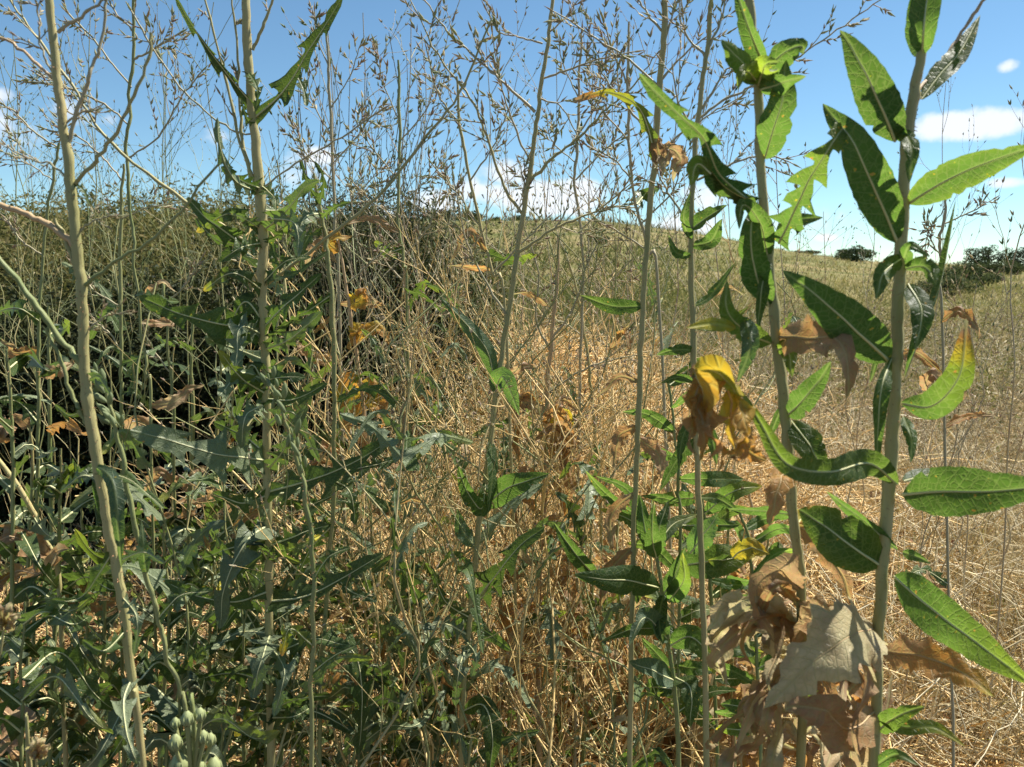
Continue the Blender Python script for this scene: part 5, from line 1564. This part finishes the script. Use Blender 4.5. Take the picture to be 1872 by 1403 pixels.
M_GOLD = stem_material('golden_stem', [(0, (.24, .21, .07)), (.35, (.48, .35, .12)), (.6, (.68, .47, .18)), (.85, (.74, .54, .25)), (1, (.52, .27, .09))], .6, .2)
G1 = 'open twiggy weeds against the sky at upper left'
for (x_, Y_, yt) in [(20, 1.6, 60), (70, 1.9, 120), (160, 1.7, 20), (200, 2.2, 150), (290, 1.8, 30), (330, 2.0, 70), (380, 2.6, 170), (370, 1.7, -10), (40, 2.4, 220), (110, 2.6, 240), (290, 2.8, 260), (170, 3.0, 260), (-20, 2.1, 150)]:
    sky_weed(x_, Y_, yt, 700, '{tall} open twiggy weed against the sky, {at}', G1, 0, mat=M_STEMG)
M_DSTEM = stem_material('dark_stem', [(0, (.05, .06, .03)), (.5, (.10, .10, .05)), (1, (.16, .12, .07))], .6, .2)
G2 = 'upright weeds crowded with tiny heads left of centre'
for (x_, Y_, yt) in [(545, 1.9, 130), (575, 2.2, 160), (612, 1.8, 90), (630, 2.4, 190), (655, 2.0, 150), (680, 1.9, 120), (705, 2.3, 170), (725, 2.0, 90), (748, 2.5, 190), (770, 2.1, 160), (800, 2.4, 210), (825, 2.2, 180), (520, 2.4, 200), (590, 2.8, 240), (665, 2.8, 250), (735, 2.7, 230), (560, 1.7, 60), (690, 1.7, 40)]:
    sky_weed(x_, Y_, yt, 700, '{tall} dark upright weed crowded with tiny heads, {at}', G2, 1, .3, mat=M_DSTEM, name='seeding_weed')
G3 = 'open twiggy weeds against the sky in the upper middle'
for (x_, Y_, yt) in [(640, 1.6, 20), (720, 1.5, -20), (780, 1.7, 60), (870, 1.6, 60), (930, 1.9, 140), (1040, 1.8, 90), (1090, 1.6, 30), (1120, 2.0, 140), (1180, 1.7, 20), (1240, 1.6, -20), (1300, 1.9, 120), (1340, 2.2, 200), (1090, 2.4, 250), (1240, 2.3, 200), (590, 1.5, 0), (980, 2.6, 290)]:
    sky_weed(x_, Y_, yt, 700, '{tall} twiggy budded weed against the sky, {at}', G3, 0, .38, bl=.011)
sky_weed(1738, 2.4, 150, 700, 'fine fan-shaped twiggy weed in front of the right-hand cloud', None, 0)
sky_weed(1868, 1.5, 170, 700, 'twiggy weed with larger buds at the right edge over the cloud', None, 0, .5, bl=.012)
sky_weed(1585, 2.3, 370, 700, 'faint low twiggy weed between the two thick right stems', None, 0)
sky_weed(1440, 1.9, 170, 700, 'fine twiggy weed just right of the second thick stem', None, 0)
sky_weed(1510, 2.6, 390, 700, 'small pale twiggy weed low against the sky left of the tallest lettuce', None, 0)
for (x_, Y_, yt) in [(1700, 1.5, 560), (1760, 1.8, 600), (1820, 1.6, 520), (1865, 1.9, 580), (1560, 1.8, 560), (1500, 1.6, 640)]:
    sky_weed(x_, Y_, yt, 700, 'dry twiggy weed standing in the bleached grass at right', 'dry weeds in the bleached grass', 0, .8)

# leaning, zigzag dried stems woven through the middle of the picture
random.seed(33)
for i in range(74):
    x_ = random.gauss(950, 190)
    if x_ > 1340 or x_ < 560:
        x_ = random.uniform(760, 1250)
    sky_weed(x_, random.uniform(.85, 1.8), random.uniform(340, 720), 700, '{tall} {c} zigzag dried stem, {lean}, {at}', 'leaning dried stems woven through the tangle', 0, .85, r=.0016, bl=.007, lean=230, mat=M_GOLD if i % 4 else M_STEMG, name='dried_weed', lo=.3, nleaf=2, dryp=.6, ntw=(8, 12))
for i in range(46):
    x_ = random.uniform(-40, 760) if i % 4 else random.uniform(760, 1260)
    sky_weed(x_, random.uniform(.75, 1.3), random.uniform(300, 1000), 700, '{tall} {c} leafy stem, {lean}, {at}', 'slender leafy stems woven through the tangle', 0, .35, r=.0016, bl=.006, lean=170, mat=M_STEMG if i % 3 else M_STEM, name='wild_lettuce', lo=.35, nleaf=7, dryp=.12, ntw=(3, 5))
